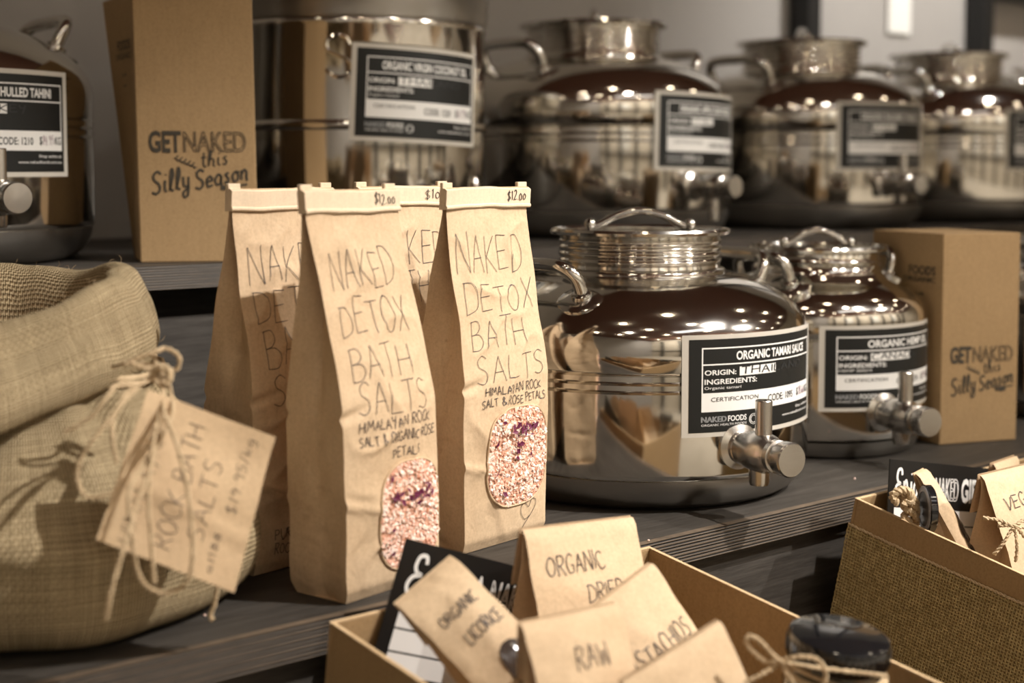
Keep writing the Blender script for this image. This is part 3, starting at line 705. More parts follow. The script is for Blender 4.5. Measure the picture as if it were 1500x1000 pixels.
def salt_window(bag, root, cx, cz, hx, hz, seed, N=1300):
    rnd = random.Random(seed); fn = lambda x, z, l=0: bag.front(x/bag.W, z/bag.H, l)
    mb = MB(); n = 44; rings = 8
    for k in range(rings+1):
        for (x, z) in window_shape(cx, cz, hx*k/rings+1e-5, hz*k/rings+1e-5, n, 2.8): mb.v.append(fn(x, z, .0006))
    for k in range(rings):
        for i in range(n): mb.f.append((k*n+i, k*n+(i+1) % n, (k+1)*n+(i+1) % n, (k+1)*n+i))
    win = mb.build('salt_window', M_SALTB, root)
    mr = MB(); mr.tube([fn(x, z, .0007) for x, z in window_shape(cx, cz, hx*1.01, hz*1.01, 88, 2.8)], .0009, 6, closed=True); mr.build('window_rim', M_BAG, root)
    mb = MB(); oct_f = [(0, 2, 4), (2, 1, 4), (1, 3, 4), (3, 0, 4), (2, 0, 5), (1, 2, 5), (3, 1, 5), (0, 3, 5)]
    mp = MB(); c = 0
    while c < N:
        x = rnd.uniform(-1, 1); z = rnd.uniform(-1, 1)
        if abs(x)**2.8+abs(z)**2.8 > .95: continue
        c += 1; r = rnd.choice((.0010, .0014, .0018, .0022, .0027))*rnd.uniform(.85, 1.2)
        p = fn(cx+x*hx, cz+z*hz, .0012+rnd.uniform(-.0004, .0006)-r*.25)
        Mr = Matrix.Rotation(rnd.uniform(0, 6), 3, Vector((rnd.uniform(-1, 1), rnd.uniform(-1, 1), rnd.uniform(-1, 1))).normalized())
        pts = [Vector((1, 0, 0)), Vector((-1, 0, 0)), Vector((0, 1, 0)), Vector((0, -1, 0)), Vector((0, 0, 1)), Vector((0, 0, -1))]
        pts = [p+Mr @ Vector((q.x*r*rnd.uniform(.7, 1.25), q.y*r*rnd.uniform(.7, 1.25), q.z*r*rnd.uniform(.7, 1.25))) for q in pts]
        for q in pts: q.y = p.y+(q.y-p.y)*.55
        mb.add(pts, oct_f)
    o = mb.build('salt_crystals', M_SALT, root, smooth=False); o['kind'] = 'stuff'
    pc = [(rnd.uniform(-.5, .6), rnd.uniform(-.15, .6)) for _ in range(4)]
    for k in range(38):
        if rnd.random() < .7: c0 = rnd.choice(pc); x = c0[0]+rnd.gauss(0, .13); z = c0[1]+rnd.gauss(0, .08)
        else: x, z = rnd.uniform(-.8, .8), rnd.uniform(-.8, .8)
        if abs(x)**2.6+abs(z)**2.6 > .85: continue
        p = fn(cx+x*hx, cz+z*hz, .0030); a = rnd.uniform(0, 6); L = rnd.uniform(.0015, .0045); wd = L*rnd.uniform(.25, .7)
        e1 = Vector((math.cos(a), rnd.uniform(-.3, .3), math.sin(a))); e2 = Vector((-math.sin(a), rnd.uniform(-.3, .3), math.cos(a)))
        mp.add([p-e1*L, p+e2*wd-Vector((0, .0004, 0)), p+e1*L, p-e2*wd-Vector((0, .0003, 0))], [(0, 1, 2, 3)])
    o = mp.build('rose_petals', M_PETAL, root, smooth=False); o['kind'] = 'stuff'
def salt_bag(FL, head, Wd, seed, label, lean=(0, 0), price='$12.00', lines=None, win=None, small=None, extra=None, H=.298, D=.054, heart=False, ink=.0005):
    """FL: front left foot corner in the world; head: direction of the front face (angle of local +X in world)"""
    c, s_ = math.cos(head), math.sin(head); ex = Vector((c, s_, 0)); by = Vector((-s_, c, 0))
    ctrp = FL+ex*Wd/2+by*D/2
    t = thing('bath_salt_bag', label, 'paper bag', (ctrp.x, ctrp.y, .0006), head, 'bath salt bags on the lower shelf')
    bag = Bag(Wd, D, H, seed, lean)
    bag.mesh().build('paper_bag', M_BAG, t, angle=60)
    vb = .942
    # folded tin-tie band
    mb = MB()
    hw = Wd/2+.0015
    def bandp(u, v): 
        p = Vector((u*2*hw, 0, (vb+(1-vb)*v)*H)); return p+bag.shift(vb+(1-vb)*v)
    th = .0040
    def sec(u, k):
        prof = [(-th, 0), (-th-.0009, .06), (-th-.0009, .14), (-th+.0002, .20), (-th, .9), (-th*.3, 1.0), (th*.3, 1.0), (th, .9), (th, 0)]
        y, v = prof[k]; p = bandp(u, v); wv = .0005*math.sin(u*7+seed*2)+.0002*math.sin(u*19+seed); return p+Vector((0, y+wv*.5, wv))
    mb.grid(lambda u, v: sec(u-.5, round(v*8)), 24, 8)
    mb.add([sec(-.5, k) for k in range(9)], [tuple(range(8, -1, -1))]); mb.add([sec(.5, k) for k in range(9)], [tuple(range(9))])
    band = mb.build('folded_band', M_BAND, t, angle=30)
    for sx in (-1, 1):
        mb = MB(); p = bandp(sx*.5, 1)
        mb.box((p.x-sx*.006, p.y+.002, p.z+.0005), (.012, .0035, .007), None)
        e = mb.build('tie_end', M_BAND, t, smooth=False); bevel(e, .0005, 1)
    mb = MB(); rnd = random.Random(seed*10+1); fn = lambda x, z, l=0: bag.front(x/Wd, z/H, l)
    for (s0, x0, z0, x1, h) in (lines or []): ribbons(mb, hand(s0, x0, z0, x1, h, rnd, .003, .075), ink, fn, .0006, .0009)
    if heart:
        hp = catmull([(.016, .006), (.022, .013), (.030, .020), (.036, .027), (.036, .032), (.031, .033), (.027, .027), (.022, .031), (.0175, .029), (.017, .023), (.022, .017), (.028, .019)], 5); ribbons(mb, [hp], ink, fn, .0006, .0009)
    mb.build('pen_writing', M_PEN, t, smooth=False)
    if small:
        mb = MB()
        for (s0, x0, z0, x1, h) in small: ribbons(mb, hand(s0, x0, z0, x1, h, rnd, .0005, .09), .00062, fn, .0006, .0009)
        mb.build('pen_small_writing', M_PEN, t, smooth=False)
    mb = MB(); fb = lambda x, z, l=0: bandp(x/(2*hw), z)+Vector((0, -th-.0006-l, 0))
    pl = hand(price, .22*Wd, 0, .46*Wd, .008, rnd, .002, .06)
    mb2 = [[(a, .35+b/((1-vb)*H)) for a, b in P] for P in pl]
    # ribbon width is anisotropic in (x, v): build as thin tubes instead
    for P in mb2: mb.tube([fb(a, b) for a, b in P], .0003, 4)
    mb.build('price_writing', M_PEN, t, smooth=False)
    if win: salt_window(bag, t, *win, seed)
    return t
def heading(deg): return HEAD-R(deg)        # deg: clockwise from the view direction
LN = [('NAKED', -.045, .228, .040, .030), ('DETOX', -.043, .196, .049, .0235), ('BATH', -.041, .1655, .030, .0235), ('SALTS', -.037, .1385, .050, .0215)]
salt_bag(G(678, 814, 0), heading(40), .104, 1, 'paper bath salt bag beside the tamari urn, its window and pen heart in full view', lean=(.002, -.006),
    lines=LN, small=[('HIMALAYAN ROCK', -.030, .1280, .042, .0068), ('SALT & ROSE PETALS', -.034, .1185, .047, .0068)], win=(.0100, .0735, .0395, .0415), heart=True)
LN2 = [('NAKED', -.036, .226, .034, .027), ('DETOX', -.036, .192, .038, .0245), ('BATH', -.036, .161, .030, .0235), ('SALTS', -.034, .1345, .040, .0215)]
salt_bag(G(507, 887, 0), heading(38), .098, 2, 'frontmost paper bath salt bag, standing nearest the shelf edge', lean=(-.004, .010),
    lines=LN2, small=[('HIMALAYAN ROCK', -.036, .1235, .040, .0075), ('SALT & ORGANIC ROSE', -.036, .1125, .046, .0075), ('PETALS', -.004, .1010, .026, .0070)], win=(.0150, .0560, .0335, .0405))
salt_bag(G(371, 846, 0), heading(40), .104, 3, 'leftmost paper bath salt bag, half behind the sack tag and the frontmost bag', lean=(-.002, -.008), price='$12.00',
    lines=[('NAKED', -.042, .226, .044, .030), ('DETOX', -.040, .192, .048, .027), ('BATH', -.036, .160, .035, .027), ('SALTS', -.033, .130, .044, .026)],
    small=[('PURE HIMALAYAN', -.034, .026, .040, .0085), ('ROCK SALT & ROSE', -.034, .014, .042, .0085)], win=(.018, .082, .036, .038))
bw = W(-.098, 1.315, 0)
hd = heading(44); salt_bag(bw-Vector((math.cos(hd), math.sin(hd), 0))*.052-Vector((-math.sin(hd), math.cos(hd), 0))*.027, hd, .104, 4, 'rearmost paper bath salt bag priced ten dollars, peeking between its neighbours', lean=(.004, .0), price='$10-',
    lines=[('NAKED', -.036, .230, .046, .028), ('BATHS-', -.036, .196, .044, .026), ('SALT D', -.036, .160, .046, .026)])

# ------------------------------------------------------------------ burlap sack
SC = W(-.362, 1.09, 0)
def sack():
    t = thing('burlap_sack', 'burlap sack with a rolled cuff, tied with jute twine at the left', 'sack', (SC.x, SC.y, .0006), -R(90)+HEAD)   # local -Y faces the camera roughly... local +X = right
    def fold(th, k, amp, ph=0): return amp*(.6*math.sin(k*th+ph)+.4*math.sin((k*1.7)*th+ph*2+1))
    # local frame: +X right, +Y away from the camera
    body = [(.135, .0), (.163, .004), (.180, .020), (.186, .050), (.178, .082), (.160, .108), (.132, .128), (.112, .146), (.102, .158), (.092, .166), (.080, .174), (.076, .18)]
    bc = catmull([(a, b, 0) for a, b in body], 4)
    def bfn(u, v):
        th = 2*math.pi*u; i = v*(len(bc)-1); k = int(i); f = i-k; a = bc[k]; b = bc[min(k+1, len(bc)-1)]
        r = (a[0]+(b[0]-a[0])*f)*.875+.012; z = a[1]+(b[1]-a[1])*f
        pl = sstep(.05, .15, z); r += fold(th, 11, .0085, .4)*pl+noise.noise(Vector((math.cos(th)*2, math.sin(th)*2, z*14)))*.010*(1-pl*.5)
        r *= 1-.17*math.exp(-((th-R(40))/.42)**2); sag = .008*math.exp(-((z-.085-.02*math.sin(th*2))/.012)**2); r += sag
        return (r*math.cos(th), r*math.sin(th), max(0, z+.004*noise.noise(Vector((th, z*20, 3)))*min(1, z*30)))
    MB().grid(bfn, 160, 60, lambda u, v: (u*1.13, v*.26), wrap=True).build('sack_body', M_BURL, t, angle=80)
    # cuff: comes up inside, rolls over, hangs down outside; lower towards the viewer's left
    def cfn(u, v):
        th = 2*math.pi*u; cx, cy = -.030, .002
        dth = (th-R(262)+math.pi) % (2*math.pi)-math.pi; low = math.exp(-(dth/R(62))**2)   # the lip sags on the side facing the aisle
        crest = .240-.040*low+.003*math.sin(3*th+1)
        hem = .174-.040*low+.002*math.sin(5*th)
        Q = [(.090, .12), (.092, .17), (.096, crest-.03), (.104, crest-.006), (.114, crest), (.125, crest-.005), (.134, crest-.022), (.139+.010*low, (crest+hem)/2), (.143+.020*low, hem+.014), (.138+.022*low, hem+.001), (.128+.020*low, hem-.001), (.118+.016*low, hem+.004)]
        i = v*(len(Q)-1); k = min(int(i), len(Q)-2); f = i-k
        p0 = Q[max(k-1, 0)]; p1 = Q[k]; p2 = Q[k+1]; p3 = Q[min(k+2, len(Q)-1)]
        r, z = [.5*((2*p1[a])+(-p0[a]+p2[a])*f+(2*p0[a]-5*p1[a]+4*p2[a]-p3[a])*f*f+(-p0[a]+3*p1[a]-3*p2[a]+p3[a])*f**3) for a in (0, 1)]
        r += noise.noise(Vector((math.cos(th)*1.7, math.sin(th)*1.7, z*9+5)))*.012+fold(th, 5, .003, 2)
        z += noise.noise(Vector((math.cos(th)*3, math.sin(th)*3, v*3)))*.005
        r *= .90+.06*low
        return (cx+r*math.cos(th), cy+r*math.sin(th), z)
    MB().grid(cfn, 160, 60, lambda u, v: (u*.8, v*.22), wrap=True).build('rolled_cuff', M_BURL, t, angle=80)
    # salt filling deep inside the open mouth
    MB().lathe([(0, .150), (.03, .152), (.07, .148), (.095, .14)], 32, Matrix.Translation((-.03, .012, 0)), capb=False, capt=False).build('sack_filling', M_SALTB, t)
    # stray fibres on the cuff rim
    mb = MB(); rnd = random.Random(3)
    for k in range(90):
        u = rnd.random(); p = Vector(cfn(u, rnd.uniform(.3, .75))); d = Vector((rnd.uniform(-1, 1), rnd.uniform(-1, 1), rnd.uniform(.2, 1))).normalized()
        L = rnd.uniform(.003, .010); mb.tube([p, p+d*L*.5+Vector((rnd.uniform(-1, 1), 0, rnd.uniform(-1, 1)))*.002, p+d*L], .00016, 3)
    o = mb.build('loose_fibres', M_TWINE, t); o['kind'] = 'stuff'
    # twine round the neck
    mb = MB()
    for zz, dr in ((.163, 0), (.168, .001)):
        mb.tube([(( .103+dr+fold(2*math.pi*i/60, 11, .0035, .4))*math.cos(2*math.pi*i/60), (.103+dr+fold(2*math.pi*i/60, 11, .0035, .4))*math.sin(2*math.pi*i/60), zz+.002*math.sin(i*.4)) for i in range(60)], .0019, 6, closed=True)
    mb.build('neck_twine', M_TWINE, t)
    return t
st = sack()
# twine bow hanging at the front of the sack (own thing: it hangs from the sack)
def twist(mb, P, r=.0013, k=7):
    Q = arc_pts(P, k); out = []
    for s0 in (0, math.pi):
        pts = []; acc = 0
        for i, q in enumerate(Q):
            tv = (Q[min(i+1, len(Q)-1)]-Q[max(i-1, 0)]).normalized(); a = tv.orthogonal().normalized(); b = tv.cross(a)
            ref = Vector((.3, .2, .93)); a = (ref-tv*ref.dot(tv)).normalized(); b = tv.cross(a)
            if i: acc += (q-Q[i-1]).length
            ph = acc/.0042*2*math.pi*.5+s0; pts.append(q+(a*math.cos(ph)+b*math.sin(ph))*r*.55)
        mb.tube(pts, r*.72, 6)
def zp(L): return [PT(*p) for p in L]
def zs(L): return [PT(p[0], p[1], p[2]-.035-.03*sstep(215, 150, p[0])) for p in L]
kn = PT(238, 545, .98)
bow = thing('twine_bow', 'jute twine bow with long loose ends tied at the neck of the sack', 'twine', kn)
def bowpart(name, lst, r=.0014, parent=bow, off=kn):
    mb = MB()
    for L in lst: twist(mb, [p-off for p in zs(L)], r, 10)
    return mb.build(name, M_TWINE, parent)
bowpart('bow_loop', [[(238, 545, 1.01), (225, 520, 1.01), (242, 510, 1.01), (262, 522, 1.01), (258, 541, 1.01), (232, 538, 1.01), (205, 532, 1.01), (240, 548, 1.005)]])
bowpart('bow_loop', [[(180, 535, 1.01), (200, 525, 1.0), (228, 515, 1.0), (240, 510, 1.01)], [(165, 538, 1.02), (190, 532, 1.0), (225, 545, 1.0)]])
bowpart('bow_loop', [[(235, 548, 1.0), (190, 572, .985), (172, 600, .975), (140, 640, .97), (118, 672, .968), (114, 705, .966), (130, 728, .964), (165, 722, .962)]])
bowpart('loose_end', [[(235, 546, 1.0), (180, 560, .99), (158, 580, .98), (132, 612, .975), (95, 632, .972)]])
bowpart('loose_end', [[(222, 550, 1.0), (172, 600, .98), (165, 640, .97), (172, 680, .965)]])
bowpart('loose_end', [[(240, 550, 1.0), (238, 610, .975), (222, 680, .945), (200, 740, .93), (182, 800, .925), (162, 870, .925), (155, 908, .93)]])
bowpart('bow_loop', [[(245, 548, 1.0), (252, 610, .97), (212, 680, .945), (190, 720, .935), (192, 780, .93), (205, 845, .93), (235, 868, .93), (268, 858, .93), (282, 820, .93), (278, 740, .935), (262, 660, .945), (240, 600, .97), (238, 552, 1.0)]])
bowpart('loose_end', [[(246, 552, 1.0), (226, 640, .955), (218, 720, .935), (222, 800, .93), (226, 855, .93)]])
bowpart('knot', [[(228, 536, 1.0), (246, 540, .995), (248, 556, .99), (232, 560, .99), (226, 546, .995), (240, 538, .99), (250, 550, .992)]], .0022)
# kraft tag
Za = .955
c = [PT(215, 570, .94), PT(406, 640, .975), PT(343, 868, .955), PT(141, 790, .91)]
n0 = (c[1]-c[0]).cross(c[3]-c[0]).normalized()
if n0.dot(V) > 0: n0 = -n0
tg = thing('paper_tag', 'square kraft paper tag hanging askew from the twine, pencilled rock bath salts', 'tag', c[0])
def tagfn(x, y, l=0):   # x, y 0..1, y = 0 bottom edge (c3-c2)
    b = c[3].lerp(c[2], x); a = c[0].lerp(c[1], x); p = b.lerp(a, y); return p-c[0]+n0*(.003*math.sin(x*3+y*2)+.0022*noise.noise(Vector((x*3, y*3, 1)))+.0015*math.exp(-((y-.42+.1*x)/.03)**2)+l)
mb = MB(); mb.grid(lambda u, v: tagfn(u, v, 0), 24, 24); mb.grid(lambda u, v: tagfn(1-u, v, -.0006), 24, 24)
mb.grid(lambda u, v: tagfn(u, 0, -.0006*(1-v)), 24, 1); mb.grid(lambda u, v: tagfn(1-u, 1, -.0006*(1-v)), 24, 1); mb.grid(lambda u, v: tagfn(0, u, -.0006*v), 24, 1); mb.grid(lambda u, v: tagfn(1, u, -.0006*(1-v)), 24, 1)
mb.build('tag_sheet', M_TAGP, tg)
mb = MB(); rr = random.Random(9)
# writing runs up the tag (rotated a quarter turn)
def rot(P): return [[(a, b) for (b_, a_) in Q for a, b in [( b_, a_)]] for Q in P]
def tagtext(s0, x, y0, y1, h, wd=.0045):
    P = hand(s0, y0, 0, y1, h, rr, .0, .05); ribbons(mb, [[(x-b, a) for a, b in Q] for Q in P], wd, tagfn, .0004)
tagtext('HIMALAYAN', .16+.06, .05, .80, .10); tagtext('ROCK BATH', .48, .10, .92, .14, .0055); tagtext('SALTS', .68, .22, .75, .13, .0055); tagtext('$19.95/kg', .86, .45, .95, .08); tagtext('01188', .80, .06, .32, .05, .005)
mb.build('pen_writing', M_PEN, tg, smooth=False)
mb = MB(); twist(mb, [p-c[0] for p in zp([(318, 862, .965), (314, 885, .965), (308, 900, .965), (312, 908, .965)])], .0014, 6); 
twist(mb, [p-c[0] for p in zp([(318, 862, .965), (314, 850, .962), (300, 840, .96)])], .0014, 6); mb.build('twine_tail', M_TWINE, tg)
# spilled salt grains by the sack
for i, (px, py, r) in enumerate(((133, 946, .0022), (122, 949, .0018), (128, 944, .0016), (167, 932, .0020), (1252, 703, .0014), (950, 793, .0010), (300, 903, .0010), (242, 906, .0012))):
    p = G(px, py, 0); mb = MB(); rnd = random.Random(i)
    mb.sphere((0, 0, r*.8), r, 6, (rnd.uniform(.8, 1.5), rnd.uniform(.7, 1.2), .8)); o = mb.build('salt_grain', M_SALT, smooth=False); o.location = (p.x, p.y, .0004)
    tag(o, 'tiny pink salt grain spilled on the dark lower shelf', 'salt grain', 'spilled salt grains')

# ------------------------------------------------------------------ gift trays in front of the tier
def tray(P0, L, Dp, H, tilt, label, floorz=None):
    """open kraft box: P0 = upper back left corner; runs L along +X, Dp along -Y, tilted forward"""
    M = Matrix.Translation(P0) @ Matrix.Rotation(tilt, 4, 'X')
    t = thing('gift_tray', label, 'box', M=M @ Matrix.Translation((0, 0, -H)))
    th = .0032
    def wall(name, c_, d_):
        o = MB().box((c_[0], c_[1], c_[2]+H), d_).build(name, M_CARD, t, smooth=False); bevel(o, .0008, 1)
        return o
    wall('side_panel', (L/2, -th/2, -H/2), (L, th, H)); wall('side_panel', (L/2, -Dp+th/2, -H/2), (L, th, H))
    wall('end_panel', (th/2, -Dp/2, -H/2), (th, Dp-2*th, H)); wall('end_panel', (L-th/2, -Dp/2, -H/2), (th, Dp-2*th, H))
    wall('bottom_panel', (L/2, -Dp/2, -H+th/2), (L-2*th, Dp-2*th, th))
    # pale cut rim
    mb = MB(); z = H+.0003
    for c_, d_ in (((L/2, -th/2), (L, th)), ((L/2, -Dp+th/2), (L, th)), ((th/2, -Dp/2), (th, Dp-2*th)), ((L-th/2, -Dp/2), (th, Dp-2*th))): mb.box((c_[0], c_[1], z), (d_[0], d_[1], .0007))
    mb.build('cut_rim', M_CARDE, t, smooth=False)
    return t, M
KY = .840
pL = PY(482, 905, KY); pK = PY(951, 806, KY)
T1, M1 = tray(Vector((pL.x, KY, (pL.z+pK.z)/2)), pK.x-pL.x, .34, .17, R(8.5), 'open kraft gift tray full of small paper bags at the bottom centre')
KY2 = .824; pC = PY(1252, 730, KY2)
T2, M2 = tray(Vector((pC.x, KY2, pC.z)), .36, .34, .20, R(12), 'open kraft gift tray with a jute mesh wrap at the right frame edge')
# jute mesh ribbon: real woven threads on the left end and front of the right tray
def mesh_wrap(t, H, Dp, top, bot, pitch=.0031):
    mb = MB(); nv = int((top-bot)/pitch); nu = int(Dp/pitch)
    x0 = -.0012; wob = lambda a, b: .0006*noise.noise(Vector((a*40, b*40, 0)))
    def strip(P, wd, ax):
        vs = []
        for p in P:
            e = Vector((0, 0, wd/2)) if ax == 'h' else Vector((0, wd/2, 0))
            vs += [p-e, p-e*.35+Vector((-.00045, 0, 0)), p+e*.35+Vector((-.00045, 0, 0)), p+e]
        fs = []
        for i in range(len(P)-1):
            for k in range(3): fs.append((4*i+k, 4*i+k+1, 4*i+5+k, 4*i+4+k))
        mb.add(vs, fs)
    for j in range(nv+1):
        z = top-j*pitch; strip([Vector((x0+(-.00055 if (i+j) % 2 else .00045), -i*pitch, z+wob(i*pitch, z)-.0012*math.sin(i*.05+1))) for i in range(nu+1)], .0017, 'h')
    for i in range(nu+1):
        y = -i*pitch; strip([Vector((x0+(.00045 if (i+j) % 2 else -.00055), y+wob(y, j*pitch+9), top-j*pitch-.0012*math.sin(i*.05+1))) for j in range(nv+1)], .0017, 'v')
    o = mb.build('jute_mesh_wrap', M_MESH, t, smooth=True, angle=180); o['kind'] = 'stuff'
    mb = MB(); P = [Vector((-.0016, -i*.004, top+.0006+.0009*noise.noise(Vector((i*.9, 0, 2)))-.0012*math.sin(i*.004/pitch*.05+1))) for i in range(int(Dp/.004))]
    twist(mb, P, .0011, 3); mb.build('selvedge_cord', M_TWINE, t)
mesh_wrap(T2, .20, .335, .20-.024, .012)
# support under the trays (a sloping display plinth)
def plinth(M, L, Dp, H, label):
    b = [M @ Vector((x, y, -H-.0012)) for x, y in ((0, -Dp), (L, -Dp), (L, 0), (0, 0))]
    lo = [Vector((p.x, p.y, -.9)) for p in b]; o = lo[0].copy()
    q = MB().hexa([p-o for p in lo], [p-o for p in b]).build('display_plinth', M_PLY, smooth=False, fixn=True); q.location = o; tag(q, label, 'plinth')
plinth(M1, pK.x-pL.x, .34, .17, 'dark sloping plinth under the centre gift tray')
plinth(M2, .36, .34, .20, 'dark sloping plinth under the right gift tray')

# ------------------------------------------------------------------ gift cards
def gift_card(TL, TR, BL, label, Wm=.15, Hm=.10):
    ex = (TR-TL).normalized(); ey = (TL-BL); ey = (ey-ex*ey.dot(ex)).normalized(); n = ex.cross(ey).normalized()
    if n.dot(V) > 0: n = -n
    o0 = TL-ey*Hm; t = thing('gift_card', label, 'card', o0)
    fn = lambda x, y, l=0: ex*x+ey*y+n*(l+.0008)
    def slabp(x0, y0, x1, y1, la, lb):
        return MB().hexa([fn(x0, y0, la), fn(x1, y0, la), fn(x1, y1, la), fn(x0, y1, la)], [fn(x0, y0, lb), fn(x1, y0, lb), fn(x1, y1, lb), fn(x0, y1, lb)])
    slabp(0, 0, Wm, Hm, -.0010, 0).build('card_sheet', M_CBLACK, t, smooth=False, fixn=True)
    mb = MB(); y = Hm*.63
    for k in range(3):
        h = Hm*.135; rect(mb, Wm*.055, y-h, Wm*.945, y-.0014, fn, .0003, 1, 1); y -= h
    rect(mb, Wm*.055, Hm*.04, Wm*.945, Hm*.145, fn, .0003, 1, 1)
    mb.build('white_panel', M_WHITE, t, smooth=False)
    mb = MB(); zb = Hm*.70; hh = Hm*.19
    ribbons(mb, hand('njoy', Wm*.135, zb+Hm*.01, Wm*.335, hh*1.25, None, .004, 0, .0), .0028, fn, .0004)
    # swash capital
    ribbons(mb, [catmull([(Wm*.118, zb+hh*.95), (Wm*.110, zb+hh*1.18), (Wm*.082, zb+hh*1.15), (Wm*.072, zb+hh*.85), (Wm*.085, zb+hh*.64), (Wm*.105, zb+hh*.60), (Wm*.070, zb+hh*.50), (Wm*.055, zb+hh*.2), (Wm*.075, zb-hh*.08), (Wm*.105, zb-hh*.05), (Wm*.130, zb+hh*.2)], 5)], .0030, fn, .0004)
    printed(mb, 'A', Wm*.345, Wm*.415, zb, hh, fn, .03, .0004); printed(mb, 'GIFT', Wm*.70, Wm*.92, zb, hh, fn, .04, .0004)
    printed(mb, 'NAKED', Wm*.44, Wm*.67, zb, hh, fn, .0, .0004, outline=.0009)
    mb.build('white_lettering', M_INKW, t, smooth=False)
    return t
gift_card(PT(595, 788, 1.036), PT(880, 860, 1.15), PT(545, 985, 1.018), 'black and white gift card leaning behind the licorice bag in the centre tray', .198, .12)
gift_card(PT(1303, 672, 1.375), PT(1490, 690, 1.515), PT(1296, 800, 1.36), 'black and white gift card standing at the back of the right tray', .17, .115)

# ------------------------------------------------------------------ small paper bags in the trays
def small_bag(TL, TR, BL, Lm, D, label, lines=(), window=None, seed=1, sticker=None, bk=None, ink=.0008, pen=None, group='small kraft bags in the centre tray'):
    """TL, TR top fold ends, BL towards the lower left corner; length Lm; back panel splays away by D"""
    ex = TR-TL; Wd = ex.length; ex.normalize(); dn = BL-TL; dn = (dn-ex*dn.dot(ex)).normalized(); n = dn.cross(ex).normalized()
    if n.dot(V) > 0: n = -n
    bkd = -n if bk is None else (Vector(bk)-ex*Vector(bk).dot(ex)).normalized()
    t = thing('small_paper_bag', label, 'paper bag', TL, 0, group)
    def fr(u, v, l=0):   # v 0 top .. 1 bottom
        wv = .0022*noise.noise(Vector((u*2.5+seed*4, v*4, seed)))*min(1, v*6)+.0012*max(0, 1-abs(noise.noise(Vector((u*2+v*2, v*5-u, seed+2))))*4)
        bul = .006*math.sin(math.pi*min(1, v))*(1-(2*u-1)**2)
        p = ex*(Wd*u)+dn*(Lm*v)+n*(wv*(1-abs(2*u-1)**3)+bul+l+.0012*math.sin(math.pi*u)*0)
        # rounded fold at the top
        if v < .03: p += -n*(.0016*(1-v/.03)**2)
        p += ex*(.0015*noise.noise(Vector((v*6, seed, 0)))*(2*u-1))
        return p
    def bkf(u, v):
        g = D*sstep(0, 1.0, v)**.8 if v > 0 else 0
        return ex*(Wd*u)+dn*(Lm*v)+bkd*(.0032+g)
    mb = MB()
    mb.grid(lambda u, v: fr(u, v), 18, 26); mb.grid(lambda u, v: bkf(1-u, v), 10, 26)
    mb.grid(lambda u, v: fr(u, 0).lerp(bkf(u, 0), v), 10, 1)
    for sg in (0, 1):
        def sd(u, v, sg=sg):
            a = fr(sg, v); b = bkf(sg, v); p = a.lerp(b, u); inn = Wd*.42*(1-v*.95)*(1-abs(2*u-1)); return p+ex*(inn if sg == 0 else -inn)
        mb.grid(sd, 8, 26)
    mb.build('paper_bag', M_BAG2, t, angle=50)
    # back flap folded down behind
    mb = MB(); mb.grid(lambda u, v: ex*(Wd*(.0+u))+dn*(Lm*.34*v)+bkd*(.0042+D*.45*v)-dn*.001, 6, 6); mb.grid(lambda u, v: ex*(Wd*(1-u))+dn*(Lm*.34*v)+bkd*(.0050+D*.45*v)-dn*.001, 6, 6)
    mb.build('folded_flap', M_BAG2, t)
    f2 = lambda x, y, l=0: fr(x/Wd, y/Lm, l)
    if lines:
        mb = MB(); rnd = random.Random(seed)
        for (s0, x0, y0, x1, h, rise) in lines:
            P = hand(s0, x0*Wd, 0, x1*Wd, h, rnd, .003, .05, rise); ribbons(mb, [[(a, y0*Lm-b) for a, b in Q] for Q in P], ink, f2, .0006, .001)
        mb.build('pen_writing', pen or M_PEN, t, smooth=False)
    if window:
        cx, cy, hx, hy = window; mb = MB(); n_ = 32
        for k in range(5):
            for (x, y) in window_shape(cx*Wd, cy*Lm, hx*k/4+1e-5, hy*k/4+1e-5, n_, 2.3): mb.v.append(f2(x, min(y, Lm), .0007+.0010*noise.noise(Vector((x*120, y*120, 0)))*(k < 4)))
        for k in range(4):
            for i in range(n_): mb.f.append((k*n_+i, k*n_+(i+1) % n_, (k+1)*n_+(i+1) % n_, (k+1)*n_+i))
        mb.build('film_window', M_FILM, t)
    if sticker:
        x0, y0, x1, y1 = sticker; mb = MB(); mb.grid(lambda u, v: fr(x0+(x1-x0)*u, y0+(y1-y0)*v, .0010), 6, 6); mb.build('sticker', M_WHITE, t)
    return t, fr
small_bag(PT(768, 777, 1.05), PT(930, 758, 1.125), PT(800, 915, 1.035), .13, .045, 'tall kraft bag of dried mango at the back of the centre tray', seed=2,
    lines=[('ORGANIC', .12, .27, .62, .014, .02), ('DRIED', .40, .44, .74, .013, .02), ('MANGO', .52, .61, .98, .014, .02)], bk=V*1.0-RT*.55)
small_bag(PT(583, 886, .972), PT(666, 815, 1.0), PT(700, 1008, .945), .125, .034, 'kraft bag of licorice leaning left in front of the gift card', seed=3,
    lines=[('ORGANIC', .20, .27, .84, .008, .02), ('LICORICE', .30, .43, .92, .009, .02)], window=(.62, .68, .0115, .019), bk=V*.8-RT*.7-UP*.2)
small_bag(PT(868, 892, 1.0), PT(958, 824, 1.05), PT(925, 985, .99), .115, .05, 'kraft bag of pistachios tilted behind the raw bag in the centre tray', seed=4,
    lines=[('PISTACHIOS', -.05, .48, .92, .014, .02)], window=(.66, .74, .018, .012), sticker=(.55, .50, .98, .66), bk=V)
